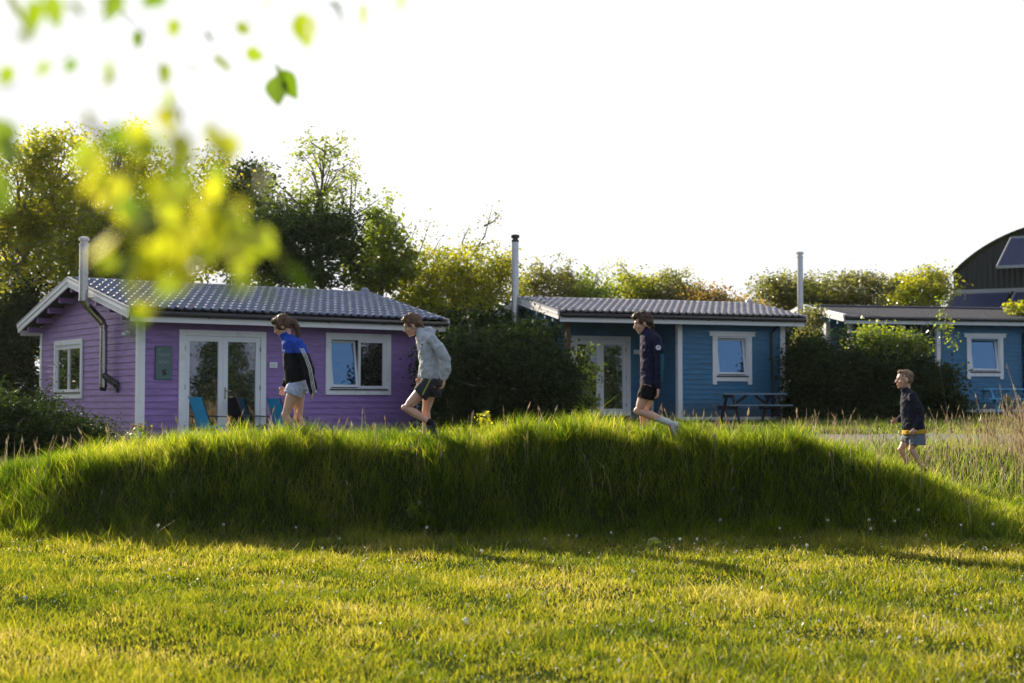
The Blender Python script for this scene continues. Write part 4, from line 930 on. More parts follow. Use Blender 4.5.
# ------------------------------------------------------------------ people
skin = pm('skin', (.62, .36, .26), .5, var=.08, scale=10)
_s = skin.node_tree.nodes
for n_ in _s:
    if n_.type == 'BSDF_PRINCIPLED':
        n_.inputs['Subsurface Weight'].default_value = .15; n_.inputs['Subsurface Radius'].default_value = (.02, .008, .004)
lipm = pm('lips', (.42, .16, .13), .45); eyew = pm('eye_white', (.32, .28, .25), .5); eyed = pm('iris', (.03, .03, .03), .2)
def cloth(name, c, var=.12): return pm(name, c, .85, var=var, scale=25, bump=.35, bscale=140, spec=.2)
def hairm(name, c): return pm(name, c, .5, var=.45, scale=28, bump=.9, bscale=60, stretch=(1, 1, .35), spec=.4)
def remesh(bm, voxel, name, mats, parent, smooth_it=2, wrinkle=0., matfn=None, wscale=9., wst=(1, 1, 1)):
    me = bpy.data.meshes.new(name+'_src'); bm.to_mesh(me); bm.free()
    o = bpy.data.objects.new(name+'_src', me); C.objects.link(o)
    md = o.modifiers.new('r', 'REMESH'); md.mode = 'VOXEL'; md.voxel_size = voxel; md.use_smooth_shade = True
    if smooth_it: sm = o.modifiers.new('s', 'SMOOTH'); sm.iterations = smooth_it; sm.factor = .5
    dg = bpy.context.evaluated_depsgraph_get(); dg.update()
    m2 = bpy.data.meshes.new_from_object(o.evaluated_get(dg)); m2.name = name
    bpy.data.objects.remove(o); bpy.data.meshes.remove(me)
    if wrinkle:
        m2.update()
        nv = len(m2.vertices); co = np.empty(nv*3, np.float32); nn_ = np.empty(nv*3, np.float32)
        m2.vertices.foreach_get('co', co); m2.vertex_normals.foreach_get('vector', nn_); co = co.reshape(-1, 3); nn_ = nn_.reshape(-1, 3); dsp = np.empty(nv)
        for i in range(nv):
            p = Vector((co[i, 0]*wst[0], co[i, 1]*wst[1], co[i, 2]*wst[2]))*wscale
            dsp[i] = noise.fractal(p, 1.0, 2.0, 3)*.8+(1-abs(noise.noise(p*1.7+Vector((5, 3, 1))))*2)*.5-.3
        co = co+nn_*(wrinkle*dsp)[:, None]; m2.vertices.foreach_set('co', co.astype(np.float32).ravel())
        m2.update()
    m2.polygons.foreach_set('use_smooth', [True]*len(m2.polygons))
    m2.materials.clear()
    ob = link(name, m2, mats, None)
    if matfn:
        for p in m2.polygons: p.material_index = matfn(p.center)
    if parent is not None: ob.parent = parent; ob.matrix_parent_inverse = Matrix.Translation(-Vector(parent.location))
    return ob
def headparts(bm, H, c, k):
    def w(p): return c+H @ (Vector(p)*k)
    def e(p, r): ball(bm, w(p), tuple(x*k for x in r), H, 16)
    e((-.008, 0, .03), (.095, .075, .083)); e((.03, 0, -.028), (.058, .058, .083)); e((.045, 0, -.075), (.038, .042, .032))
    e((.070, 0, -.092), (.02, .022, .017)); e((.074, 0, .03), (.02, .045, .012)); e((.055, .033, -.025), (.026, .026, .026)); e((.055, -.033, -.025), (.026, .026, .026))
    loft(bm, [w((.083, 0, .018)), w((.098, 0, -.006)), w((.112, 0, -.026)), w((.09, 0, -.036))], [.008*k, .011*k, .014*k, .009*k], side=H @ Vector((0, 1, 0)), seg=8)
    e((.088, 0, -.056), (.012, .022, .007)); e((.086, 0, -.069), (.012, .02, .007))
    for s in (-1, 1): e((-.004, s*.078, -.012), (.022, .011, .033))
def hand(bm, wr, dirv, palm_n, size=1., curl=.5, thumb=1):
    """wrist, pointing direction, palm normal; thumb=+1/-1 picks the side"""
    d = Vector(dirv).normalized(); n = Vector(palm_n); n = (n-d*n.dot(d)).normalized(); s = d.cross(n)*thumb
    L = .085*size; Mx = Matrix((d, s, n)).transposed()
    ball(bm, wr+d*L*.55, (L*.62, .039*size, .015*size), Mx, 14)
    loft(bm, [wr-d*.03, wr+d*.02], [(.019*size, .024*size)]*2, side=s)
    for i, (o, ln) in enumerate(((.03, .072), (.0105, .08), (-.0095, .075), (-.029, .06))):
        p = wr+d*L*.95+s*o*size; pts = [p-d*.02*size, p]; a = 0; q = p
        for j, f in enumerate((.45, .3, .25)):
            a += curl*(.45+.25*j); dd = d*math.cos(a)+n*math.sin(a)+s*(o*1.6)*(1 if j == 0 else .3); q = q+dd.normalized()*ln*f*size; pts.append(q)
        capsule(bm, pts, [.0085*size, .0085*size, .0082*size, .0075*size, .0062*size], side=s, seg=8)
    p = wr+d*L*.25+s*.03*size; t1 = p+(d*.6+s*.75+n*.25).normalized()*.038*size; t2 = t1+(d*.9+s*.2+n*.35).normalized()*.03*size
    capsule(bm, [p-s*.01, t1, t2], [.013*size, .0105*size, .008*size], seg=8)
def footshape(bm, ank, toe_dir, up, k=1., r=1., name=None):
    """shoe/foot: heel behind ankle, toes along toe_dir"""
    d = Vector(toe_dir).normalized(); u = Vector(up); u = (u-d*u.dot(d)).normalized(); s = d.cross(u)
    b = ank-u*.055*k
    loft(bm, [b-d*.065*k, b-d*.03*k, b+d*.04*k, b+d*.11*k, b+d*.165*k, b+d*.19*k], [(.022*r*k, .022*r*k), (.04*r*k, .034*r*k), (.042*r*k, .038*r*k), (.032*r*k, .043*r*k), (.022*r*k, .038*r*k), (.012*r*k, .02*r*k)], side=s, seg=14)
    loft(bm, [b+u*.0, ank+u*.03*k], [(.04*r*k, .036*r*k), (.036*r*k, .034*r*k)], side=s)

def person(spec):
    Y0 = spec['Y']; k = spec['k']
    def J(px, py, dy=0.): return at(px, py, Y0+dy)
    root = empty('person', (J(*spec['foot'])), label=spec['label'], cat='person')
    root.location.z = gz1(root.location.x, Y0)
    bm = bmesh.new()
    hc = J(*spec['head']); f = Vector((-math.cos(spec['tilt']), spec.get('turn', 0), -math.sin(spec['tilt']))).normalized()
    s = Vector((0, -1, 0)); s = (s-f*s.dot(f)).normalized(); u = f.cross(s)
    if u.z < 0: u = -u; s = -s
    H = Matrix((f, s, u)).transposed(); hk = spec['hk']
    headparts(bm, H, hc, hk)
    neck = J(*spec['neck']); capsule(bm, [neck+Vector((0, 0, -.06*k)), neck, hc+H @ Vector((-.035, 0, -.05))*hk], [.058*k, .05*k, .048*k])
    ch, ws, hp = J(*spec['chest']), J(*spec['waist']), J(*spec['hips'])
    ts = .95*k
    loft(bm, [neck+Vector((0, 0, -.02)), ch+(neck-ch)*.55, ch, ws, hp, hp+Vector((0, 0, -.06))], [(.05*ts, .06*ts), (.08*ts, .14*ts), (.1*ts, .155*ts), (.088*ts, .125*ts), (.1*ts, .15*ts), (.08*ts, .13*ts)])
    for side in ('near', 'far'):
        dy = -1 if side == 'near' else 1
        sh, el, wr = [J(p[0], p[1], dy*p[2]) for p in spec['arm_'+side]]
        capsule(bm, [sh, sh.lerp(el, .5), el, el.lerp(wr, .35), wr], [.047*k, .041*k, .033*k, .034*k, .022*k])
        hd = spec['hand_'+side]; hand(bm, wr, hd[0], hd[1], spec.get('handk', k*.95), hd[2], hd[3])
        hi, kn, an = [J(p[0], p[1], dy*p[2]) for p in spec['leg_'+side]]
        lk = k*spec.get('legk', 1)
        bk = (kn-hi).cross(Vector((0, 1, 0))).normalized(); bk = bk if bk.x > 0 else -bk
        calf = kn.lerp(an, .32)+Vector((.014*k, 0, 0))
        capsule(bm, [hi, hi.lerp(kn, .35)+Vector((-.006, 0, 0)), hi.lerp(kn, .8), kn, calf, kn.lerp(an, .7), an], [.088*lk, .08*lk, .058*lk, .051*lk, .054*lk, .036*lk, .03*lk])
        ball(bm, kn+Vector((-.012*lk, 0, .004)), .042*lk)
        fd = spec['foot_'+side]; footshape(bm, an, fd[0], fd[1], k, .85)
    lipc = hc+H @ Vector((.09, 0, -.0625))*hk
    body = remesh(bm, .0062, 'body', [skin, lipm], root, 2, matfn=lambda c: 1 if (c-lipc).length < .017*hk else 0)
    for sgn in (-1, 1):
        bm = bmesh.new(); ec = hc+H @ Vector((.0725, sgn*.031, .004))*hk; ball(bm, ec, .011*hk, seg=12); e = obj('eye', bm, eyew, root, True)
        bm = bmesh.new(); ball(bm, ec+f*.0065*hk, .0075*hk, seg=10); i = obj('iris', bm, eyed, e, True)
        bm = bmesh.new(); b0 = hc+H @ Vector((.091, sgn*.016, .028))*hk; b1 = hc+H @ Vector((.079, sgn*.04, .026))*hk; loft(bm, [b0, b1], [.0022*hk, .0014*hk], seg=6); b_ = obj('eyebrow', bm, spec['hairmat'], root, True)
        for q in (e, b_): q.matrix_parent_inverse = Matrix.Translation(-Vector(root.location))
    # hair
    bm = bmesh.new()
    for p, r in spec['hair']:
        ball(bm, hc+H @ (Vector(p)*hk), tuple(x*hk for x in r), H, 18)
    for pts, rr in spec.get('tails', []): capsule(bm, [hc+H @ (Vector(p)*hk) for p in pts], [x*hk for x in rr], seg=10)
    rr_ = random.Random(3)
    for p, r in list(spec['hair']):
        for q in range(16):
            dv = Vector((rr_.gauss(0, 1), rr_.gauss(0, 1), rr_.gauss(.3, 1))).normalized(); q0 = Vector(p)+Vector((dv.x*r[0], dv.y*r[1], dv.z*r[2]))*.93
            if q0.x > .02 and q0.z < .10: continue
            tg = Vector((-.3+rr_.gauss(0, .4), rr_.gauss(0, .4), -1)); tg = (tg-dv*tg.dot(dv)).normalized()*rr_.uniform(.02, .04)+dv*.008
            loft(bm, [hc+H @ ((q0-tg*.3)*hk), hc+H @ ((q0+tg*.4)*hk), hc+H @ ((q0+tg)*hk)], [.006*hk, .011*hk, .004*hk], seg=6)
    remesh(bm, .005, 'hair', [spec['hairmat']], root, 1, wrinkle=.009*hk, wscale=45, wst=(1, 1, .4))
    for g in spec['clothes']: g(J, root, spec)
    return root
def limbcloth(bm, J, pts, rad, dy): capsule(bm, [J(p[0], p[1], dy*p[2]) for p in pts], rad, seg=16)
SHORT_HAIR = [((-.022, 0, .046), (.098, .085, .082)), ((.045, 0, .085), (.05, .064, .034)), ((-.062, 0, -.005), (.05, .072, .065)), ((.0, 0, .112), (.075, .062, .024)), ((-.01, .055, .025), (.065, .034, .05)), ((-.01, -.055, .025), (.065, .034, .05)), ((-.08, 0, -.045), (.03, .05, .03))]

# --- girl
def jacket_girl(J, root, sp):
    bm = bmesh.new()
    loft(bm, [J(286.5, 336.5), J(290, 342), J(294, 352), J(295, 366), J(296, 378), J(297, 382.5)], [(.062, .07), (.105, .155), (.135, .185), (.14, .18), (.142, .182), (.125, .168)], seg=20)
    loft(bm, [J(284, 333), J(288, 341)], [(.062, .068), (.075, .085)])
    limbcloth(bm, J, ((298, 344, .16), (305, 358, .2), (309, 370, .2), (312.5, 388, .18), (312.8, 391.5, .18)), [.072, .068, .064, .056, .045], -1)
    limbcloth(bm, J, ((296, 344, .16), (296, 364, .2), (290, 376, .19), (286, 384, .17)), [.07, .064, .058, .048], 1)
    ax = [J(298, 344, -.16), J(305, 358, -.2), J(309, 370, -.2), J(312.5, 390, -.18)]
    def mf(c):
        best = None
        for a, b in zip(ax, ax[1:]):
            ab = b-a; tt = max(0, min(1, (c-a).dot(ab)/ab.length_squared)); q = a+ab*tt; dd = (c-q)
            if best is None or dd.length < best[0]: best = (dd.length, dd, ab.normalized(), a, tt)
        lat = best[1].x*best[2].z*-1 + best[1].z*best[2].x
        yoke = J(0, 353.5).z + (.02 if c.x < J(288, 0).x else 0)
        if best[0] < .085 and c.y < Y_G-.15 and c.z < J(0, 349).z:
            for o in (.006, .022, .038):
                if abs(lat-o) < .0036: return 2
        return 1 if c.z > yoke else 0
    Y_G = sp['Y']
    remesh(bm, .0046, 'jacket', [cloth('black_jacket_fabric', (.008, .009, .014)), cloth('royal_blue_jacket_fabric', (.018, .065, .40)), cloth('white_stripe', (.7, .7, .72))], root, 2, .013, mf, 9)
def shorts_girl(J, root, sp):
    bm = bmesh.new()
    loft(bm, [J(297, 379), J(297.5, 384), J(297, 389)], [(.115, .16), (.128, .17), (.132, .175)], seg=20)
    for dy, p in ((-1, ((296.5, 386, .09), (294, 391, .095), (292.6, 394.5, .095))), (1, ((298, 386, .09), (299, 391, .095), (299.5, 394.5, .095)))):
        loft(bm, [J(a, b, dy*c) for a, b, c in p], [(.105, .1), (.112, .104), (.112, .104)], seg=18)
    remesh(bm, .0062, 'shorts', [cloth('pale_blue_shorts_fabric', (.42, .47, .62), .25)], root, 1, .006, None, 16)
def shoes(col, sole=None, socks=None):
    def g(J, root, sp):
        k = sp['k']
        for side in ('near', 'far'):
            dy = -1 if side == 'near' else 1
            p = sp['leg_'+side][2]; an = J(p[0], p[1], dy*p[2]); fd = sp['foot_'+side]
            bm = bmesh.new(); footshape(bm, an-Vector((0, 0, 0)), fd[0], fd[1], k, 1.12)
            d = Vector(fd[0]).normalized(); u = Vector(fd[1]); u = (u-d*u.dot(d)).normalized(); zl = (an-u*.083*k)
            remesh(bm, .006, 'shoe', [col, sole or col], root, 1, matfn=lambda c: 1 if (c-zl).dot(u) < .012*k else 0)
            if socks:
                q = sp['leg_'+side][1]; kn = J(q[0], q[1], dy*q[2]); bm = bmesh.new()
                loft(bm, [an, kn.lerp(an, socks[1]+.1), kn.lerp(an, socks[1])], [.038*k, .044*k, .048*k], seg=16)
                remesh(bm, .006, 'sock', [socks[0]], root, 1, .003, None, 40)
    return g
ZG = 452
person(dict(Y=17.1, k=.94, hk=1.05, foot=(296, 450), label='girl in blue and black jacket and pale shorts, leftmost walker on the bank',
    head=(282.6, 326), tilt=.5, turn=0, neck=(287.5, 336.5), chest=(294, 352), waist=(296, 370), hips=(297, 384), legk=1.0,
    arm_near=((298, 344, .16), (308.5, 367, .2), (312.6, 389.5, .18)), arm_far=((296, 344, .16), (295, 368, .2), (284.5, 386, .17)),
    hand_near=((.05, 0, -1), (-1, 0, 0), .7, 1), hand_far=((-.35, 0, -1), (.6, -1, 0), .8, 1),
    leg_near=((296, 388, .09), (285.5, 415, .09), (294, 449, .09)), leg_far=((299, 388, .09), (298.5, 417, .09), (306.5, 449, .09)),
    foot_near=((-1, 0, -.1), (0, 0, 1)), foot_far=((-1, 0, -.35), (-.35, 0, 1)),
    hair=[((-.022, 0, .046), (.102, .088, .088)), ((.045, 0, .085), (.052, .066, .036)), ((-.065, 0, -.005), (.052, .074, .066)), ((-.0, .055, .01), (.07, .037, .06)), ((-.0, -.055, .01), (.07, .037, .06))],
    tails=[([(-.095, 0, .015), (-.135, 0, -.03), (-.135, 0, -.1), (-.1, -.02, -.17), (-.06, -.04, -.23)], [.034, .04, .038, .03, .012]), ([(-.03, -.07, -.02), (.0, -.085, -.1), (.04, -.1, -.18), (.06, -.11, -.24)], [.026, .028, .022, .01])],
    hairmat=hairm('brown_hair', (.085, .042, .02)),
    clothes=[jacket_girl, shorts_girl, shoes(cloth('white_trainer_fabric', (.6, .6, .6)))]))
# --- boy in grey hoodie
def hoodie(J, root, sp):
    bm = bmesh.new()
    loft(bm, [J(421, 331), J(424, 336), J(427.5, 345), J(429.5, 357), J(430.5, 369), J(430.8, 377), J(430.8, 380)], [(.065, .08), (.105, .15), (.132, .185), (.13, .18), (.127, .176), (.128, .178), (.118, .165)], seg=20)
    ball(bm, J(427.5, 329.5), (.07, .085, .04)); ball(bm, J(431, 333), (.05, .08, .055)); loft(bm, [J(417.5, 331), J(424, 333)], [(.06, .07), (.075, .09)])
    limbcloth(bm, J, ((431.5, 339, .17), (439, 348, .2), (446, 359, .2), (445.8, 370, .19), (444.5, 377.5, .18)), [.07, .068, .062, .056, .044], -1)
    limbcloth(bm, J, ((429, 339, .17), (428, 354, .2), (424, 365, .2), (421, 375, .17)), [.068, .064, .058, .048], 1)
    zc = J(422, 347)
    def mf(c):
        if c.x < J(427, 0).x and c.y < sp['Y']+.02 and abs(c.z-zc.z) < .045:
            if (math.floor(c.z*45) % 2 == 0) and (math.floor((c.x+c.y)*60) % 4 != 0): return 1
        return 0
    remesh(bm, .0062, 'hoodie', [cloth('grey_marl_hoodie_fabric', (.42, .45, .50)), cloth('dark_print', (.13, .15, .18))], root, 2, .017, mf, 8)
def shorts_h(J, root, sp):
    bm = bmesh.new()
    loft(bm, [J(430, 377), J(431, 382), J(431, 386)], [(.118, .16), (.13, .172), (.13, .175)], seg=20)
    loft(bm, [J(430, 384, -.09), J(423, 391, -.1), J(419.5, 394.5, -.1)], [(.125, .1), (.105, .1), (.103, .1)], seg=18)
    loft(bm, [J(432, 384, .09), J(432.5, 392, .1), J(432.5, 397, .1)], [(.11, .1), (.112, .105), (.112, .105)], seg=18)
    loft(bm, [J(430, 384, .0), J(432, 392, -.03), J(433, 396, -.03)], [(.115, .1), (.105, .1), (.1, .09)], seg=18)
    def mf(c):
        a = J(431, 380); b = J(424, 394); ab = b-a; tt = ((c-a).x*ab.x+(c-a).z*ab.z)/(ab.x**2+ab.z**2)
        l = ((c-a).x*ab.z-(c-a).z*ab.x)/math.hypot(ab.x, ab.z)
        return 1 if (c.y < sp['Y']-.09 and 0 < tt < 1.1 and abs(l) < .007) else 0
    remesh(bm, .0062, 'shorts', [cloth('dark_grey_shorts_fabric', (.035, .038, .045)), cloth('yellow_piping', (.4, .42, .05))], root, 1, .008, mf, 12)
person(dict(Y=17.1, k=.97, hk=1.08, foot=(424, 440), label='boy in a grey hoodie and dark shorts lifting one knee, second walker from the left',
    head=(412.6, 325.3), tilt=.42, neck=(420, 334), chest=(427.5, 347), waist=(430, 366), hips=(431, 382),
    arm_near=((431.5, 339, .17), (446, 359, .2), (444.4, 379, .18)), arm_far=((429, 339, .17), (428, 361, .2), (421, 377, .17)),
    hand_near=((-.12, 0, -1), (-1, .2, 0), .7, 1), hand_far=((-.3, 0, -1), (.6, -1, 0), .8, 1),
    leg_near=((429, 385, .09), (405.5, 408, .1), (433.5, 425, .1)), leg_far=((431.5, 386, .09), (426, 411, .09), (424.5, 441, .09)),
    foot_near=((.55, 0, -.8), (.8, 0, .6)), foot_far=((-1, 0, -.05), (0, 0, 1)),
    hair=SHORT_HAIR, hairmat=hairm('light_brown_hair', (.12, .062, .03)),
    clothes=[hoodie, shorts_h, shoes(cloth('dark_trainer_fabric', (.03, .035, .045)), cloth('grey_sole', (.16, .17, .2)), (cloth('black_sock', (.01, .01, .012)), .78))]))
# --- boy in navy top
def navytop(J, root, sp):
    bm = bmesh.new()
    loft(bm, [J(646.5, 329.5), J(648.5, 336), J(650.5, 345), J(651, 358), J(651, 370), J(651, 380), J(651, 385)], [(.066, .068), (.105, .155), (.134, .186), (.13, .178), (.13, .176), (.134, .178), (.13, .172)], seg=20)
    loft(bm, [J(645.5, 327), J(648, 334)], [(.056, .06), (.065, .075)])
    limbcloth(bm, J, ((656, 339, .165), (659, 350, .19), (660, 362, .19), (659.5, 374, .19), (658.3, 386.5, .18)), [.066, .06, .054, .048, .04], -1)
    limbcloth(bm, J, ((653, 339, .165), (654, 352, .19), (654, 362, .19), (653, 378, .18)), [.065, .06, .054, .044], 1)
    em = J(658.3, 347.5, -.25)
    def mf(c):
        if c.y < sp['Y']-.17:
            dx = c.x-em.x; dz = c.z-em.z; r = math.hypot(dx, dz)
            if .014 < r < .03 or r < .006 or (abs(dx) < .004 and r < .02): return 2
            if J(0, 354).z > c.z > J(0, 383).z and abs(c.x-J(659.8, 0).x) < .034: return 1
        return 0
    remesh(bm, .006, 'sports_top', [cloth('navy_top_fabric', (.012, .014, .045)), cloth('teal_sleeve_panel', (.005, .10, .14)), cloth('white_emblem', (.65, .65, .68))], root, 2, .013, mf, 9)
def shorts_b(J, root, sp):
    bm = bmesh.new()
    loft(bm, [J(650.5, 377), J(650.5, 385), J(650, 389)], [(.112, .158), (.122, .17), (.124, .172)], seg=20)
    loft(bm, [J(649.5, 387, -.09), J(647, 394, -.1), J(646, 399, -.1)], [(.112, .1), (.112, .104), (.112, .104)], seg=18)
    loft(bm, [J(651, 387, .09), J(649.5, 394, .1), J(649, 398, .1)], [(.11, .1), (.11, .104), (.11, .104)], seg=18)
    remesh(bm, .006, 'shorts', [cloth('black_shorts_fabric', (.006, .006, .008))], root, 1, .007, None, 12)
person(dict(Y=17.1, k=.97, hk=1.08, foot=(648, 440), label='boy in a navy top with teal sleeve panel, black shorts and white socks, third walker',
    head=(643, 323), tilt=.3, neck=(646.5, 332.5), chest=(650.5, 347), waist=(651, 366), hips=(650.5, 384),
    arm_near=((656, 339, .165), (660, 362, .19), (658.2, 388, .18)), arm_far=((653, 339, .165), (654, 360, .19), (653, 381, .18)),
    hand_near=((-.05, 0, -1), (-1, .3, 0), .6, 1), hand_far=((0, .15, -1), (0, 1, 0), .3, 1),
    leg_near=((649, 388, .09), (638, 411, .09), (676.5, 425.5, .09)), leg_far=((651, 388, .09), (643, 414, .09), (645, 443, .09)),
    foot_near=((.3, 0, -.9), (1, 0, .3)), foot_far=((-1, 0, -.05), (0, 0, 1)),
    hair=SHORT_HAIR+[((.06, 0, .1), (.04, .05, .024))], hairmat=hairm('dark_brown_hair', (.06, .028, .015)),
    clothes=[navytop, shorts_b, shoes(cloth('white_trainer_upper', (.62, .6, .62)), cloth('pink_sole', (.5, .25, .27)), (cloth('white_sock', (.62, .62, .66)), .42))]))
# --- small child
def jacket_c(J, root, sp):
    bm = bmesh.new()
    loft(bm, [J(907, 389.5), J(908.5, 395), J(910, 403), J(911.5, 415), J(913, 425), J(914, 431)], [(.055, .058), (.09, .125), (.115, .15), (.125, .15), (.135, .155), (.138, .158)], seg=20)
    loft(bm, [J(904.5, 388), J(907.5, 393)], [(.05, .055), (.06, .065)])
    limbcloth(bm, J, ((912, 397, .13), (918, 407, .16), (921, 415, .16), (918.5, 423, .165), (916.5, 427, .165)), [.056, .053, .05, .045, .036], -1)
    limbcloth(bm, J, ((909, 397, .13), (907, 409, .16), (905, 415, .16), (899, 419.5, .15)), [.056, .052, .048, .038], 1)
    remesh(bm, .0058, 'jacket', [cloth('dark_navy_fleece', (.018, .02, .035))], root, 2, .013, None, 11)
def band_c(J, root, sp):
    bm = bmesh.new(); loft(bm, [J(914.2, 429.5), J(914.5, 433.8)], [(.146, .164), (.15, .166)], seg=24)
    remesh(bm, .0055, 'shirt_hem', [cloth('mustard_yellow_jersey', (.55, .33, .03))], root, 1, .004, None, 18)
def shorts_c(J, root, sp):
    bm = bmesh.new()
    loft(bm, [J(914.5, 431), J(914.5, 438)], [(.125, .14), (.12, .14)], seg=20)
    loft(bm, [J(917, 434, -.07), J(917.5, 441, -.075), J(917.5, 445, -.075)], [(.1, .085), (.1, .09), (.1, .09)], seg=18)
    loft(bm, [J(911, 434, .07), J(908, 440, .075), J(906.5, 443.5, .075)], [(.09, .082), (.088, .085), (.086, .085)], seg=18)
    remesh(bm, .0058, 'shorts', [cloth('grey_blue_shorts_fabric', (.14, .17, .22))], root, 1, .007, None, 14)
person(dict(Y=17.4, k=.74, hk=1.0, foot=(918, 471), label='small boy in dark jacket with yellow hem climbing the right end of the bank',
    head=(904.5, 379.5), tilt=.05, neck=(907, 391.5), chest=(910, 403), waist=(912, 417), hips=(914, 432), handk=.78, legk=.95,
    arm_near=((912, 397, .13), (921, 415, .16), (916, 428, .165)), arm_far=((909, 397, .13), (906, 414, .16), (897.5, 420.5, .15)),
    hand_near=((-.5, 0, -.6), (.2, 1, 0), 1.3, 1), hand_far=((-.8, 0, -.2), (.1, -1, -.3), 1.6, 1),
    leg_near=((916, 437, .07), (911.5, 450, .07), (922.5, 468.5, .07)), leg_far=((910, 436, .07), (900.5, 450, .07), (910.5, 470, .07)),
    foot_near=((-.9, 0, -.45), (-.4, 0, 1)), foot_far=((-1, 0, -.1), (0, 0, 1)),
    hair=[((-.018, 0, .043), (.093, .080, .077)), ((.035, 0, .092), (.045, .055, .024)), ((-.05, 0, .0), (.048, .068, .055))], hairmat=hairm('fair_brown_hair', (.2, .13, .075)),
    clothes=[jacket_c, band_c, shorts_c, shoes(cloth('black_trainer_fabric', (.02, .02, .022)))]))

# ------------------------------------------------------------------ foreground tree
def leaf_blades(P, size, name, mat, parent, tint):
    """real leaf outlines folded along the midrib"""
    out = [(0, 0), (.22, .12), (.36, .32), (.34, .52), (.2, .78), (0, 1.05)]
    V = []; F = []; T = []
    for p, s, tt in zip(P, size, tint):
        # hanging leaves: tip direction mostly down/outward
        d = Vector((random.gauss(0, .55), random.gauss(0, .55), -1+random.gauss(0, .5))).normalized()
        n = Vector((random.gauss(0, 1), random.gauss(0, 1), random.gauss(0, .5))); n = (n-d*n.dot(d)).normalized(); w = d.cross(n)
        b = len(V); fold = random.uniform(.1, .35); bend = random.uniform(-.25, .25)
        for (x, y) in out: V.append(p+d*y*s+n*(bend*y*y*s))
        for (x, y) in out[1:-1]: V.append(p+d*y*s+w*x*s+n*(x*fold*s+bend*y*y*s))
        for (x, y) in out[1:-1]: V.append(p+d*y*s-w*x*s+n*(x*fold*s+bend*y*y*s))
        m = len(out)
        for o in (m, m+4):
            F.append((b, b+1, b+o, b+o)); T.append(tt)
            for i in range(3): F.append((b+1+i, b+2+i, b+o+1+i, b+o+i)); T.append(tt)
            F.append((b+4, b+5, b+o+3, b+o+3)); T.append(tt)
    bm = bmesh.new(); vs = [bm.verts.new(v) for v in V]; idx = []
    for f, t in zip(F, T):
        u = list(dict.fromkeys(f)); bm.faces.new([vs[i] for i in u]); idx.append(t)
    me = bpy.data.meshes.new(name); bm.to_mesh(me); bm.free()
    a = me.attributes.new('tint', 'FLOAT', 'FACE'); a.data.foreach_set('value', np.array(idx, np.float32))
    return link(name, me, mat, parent)
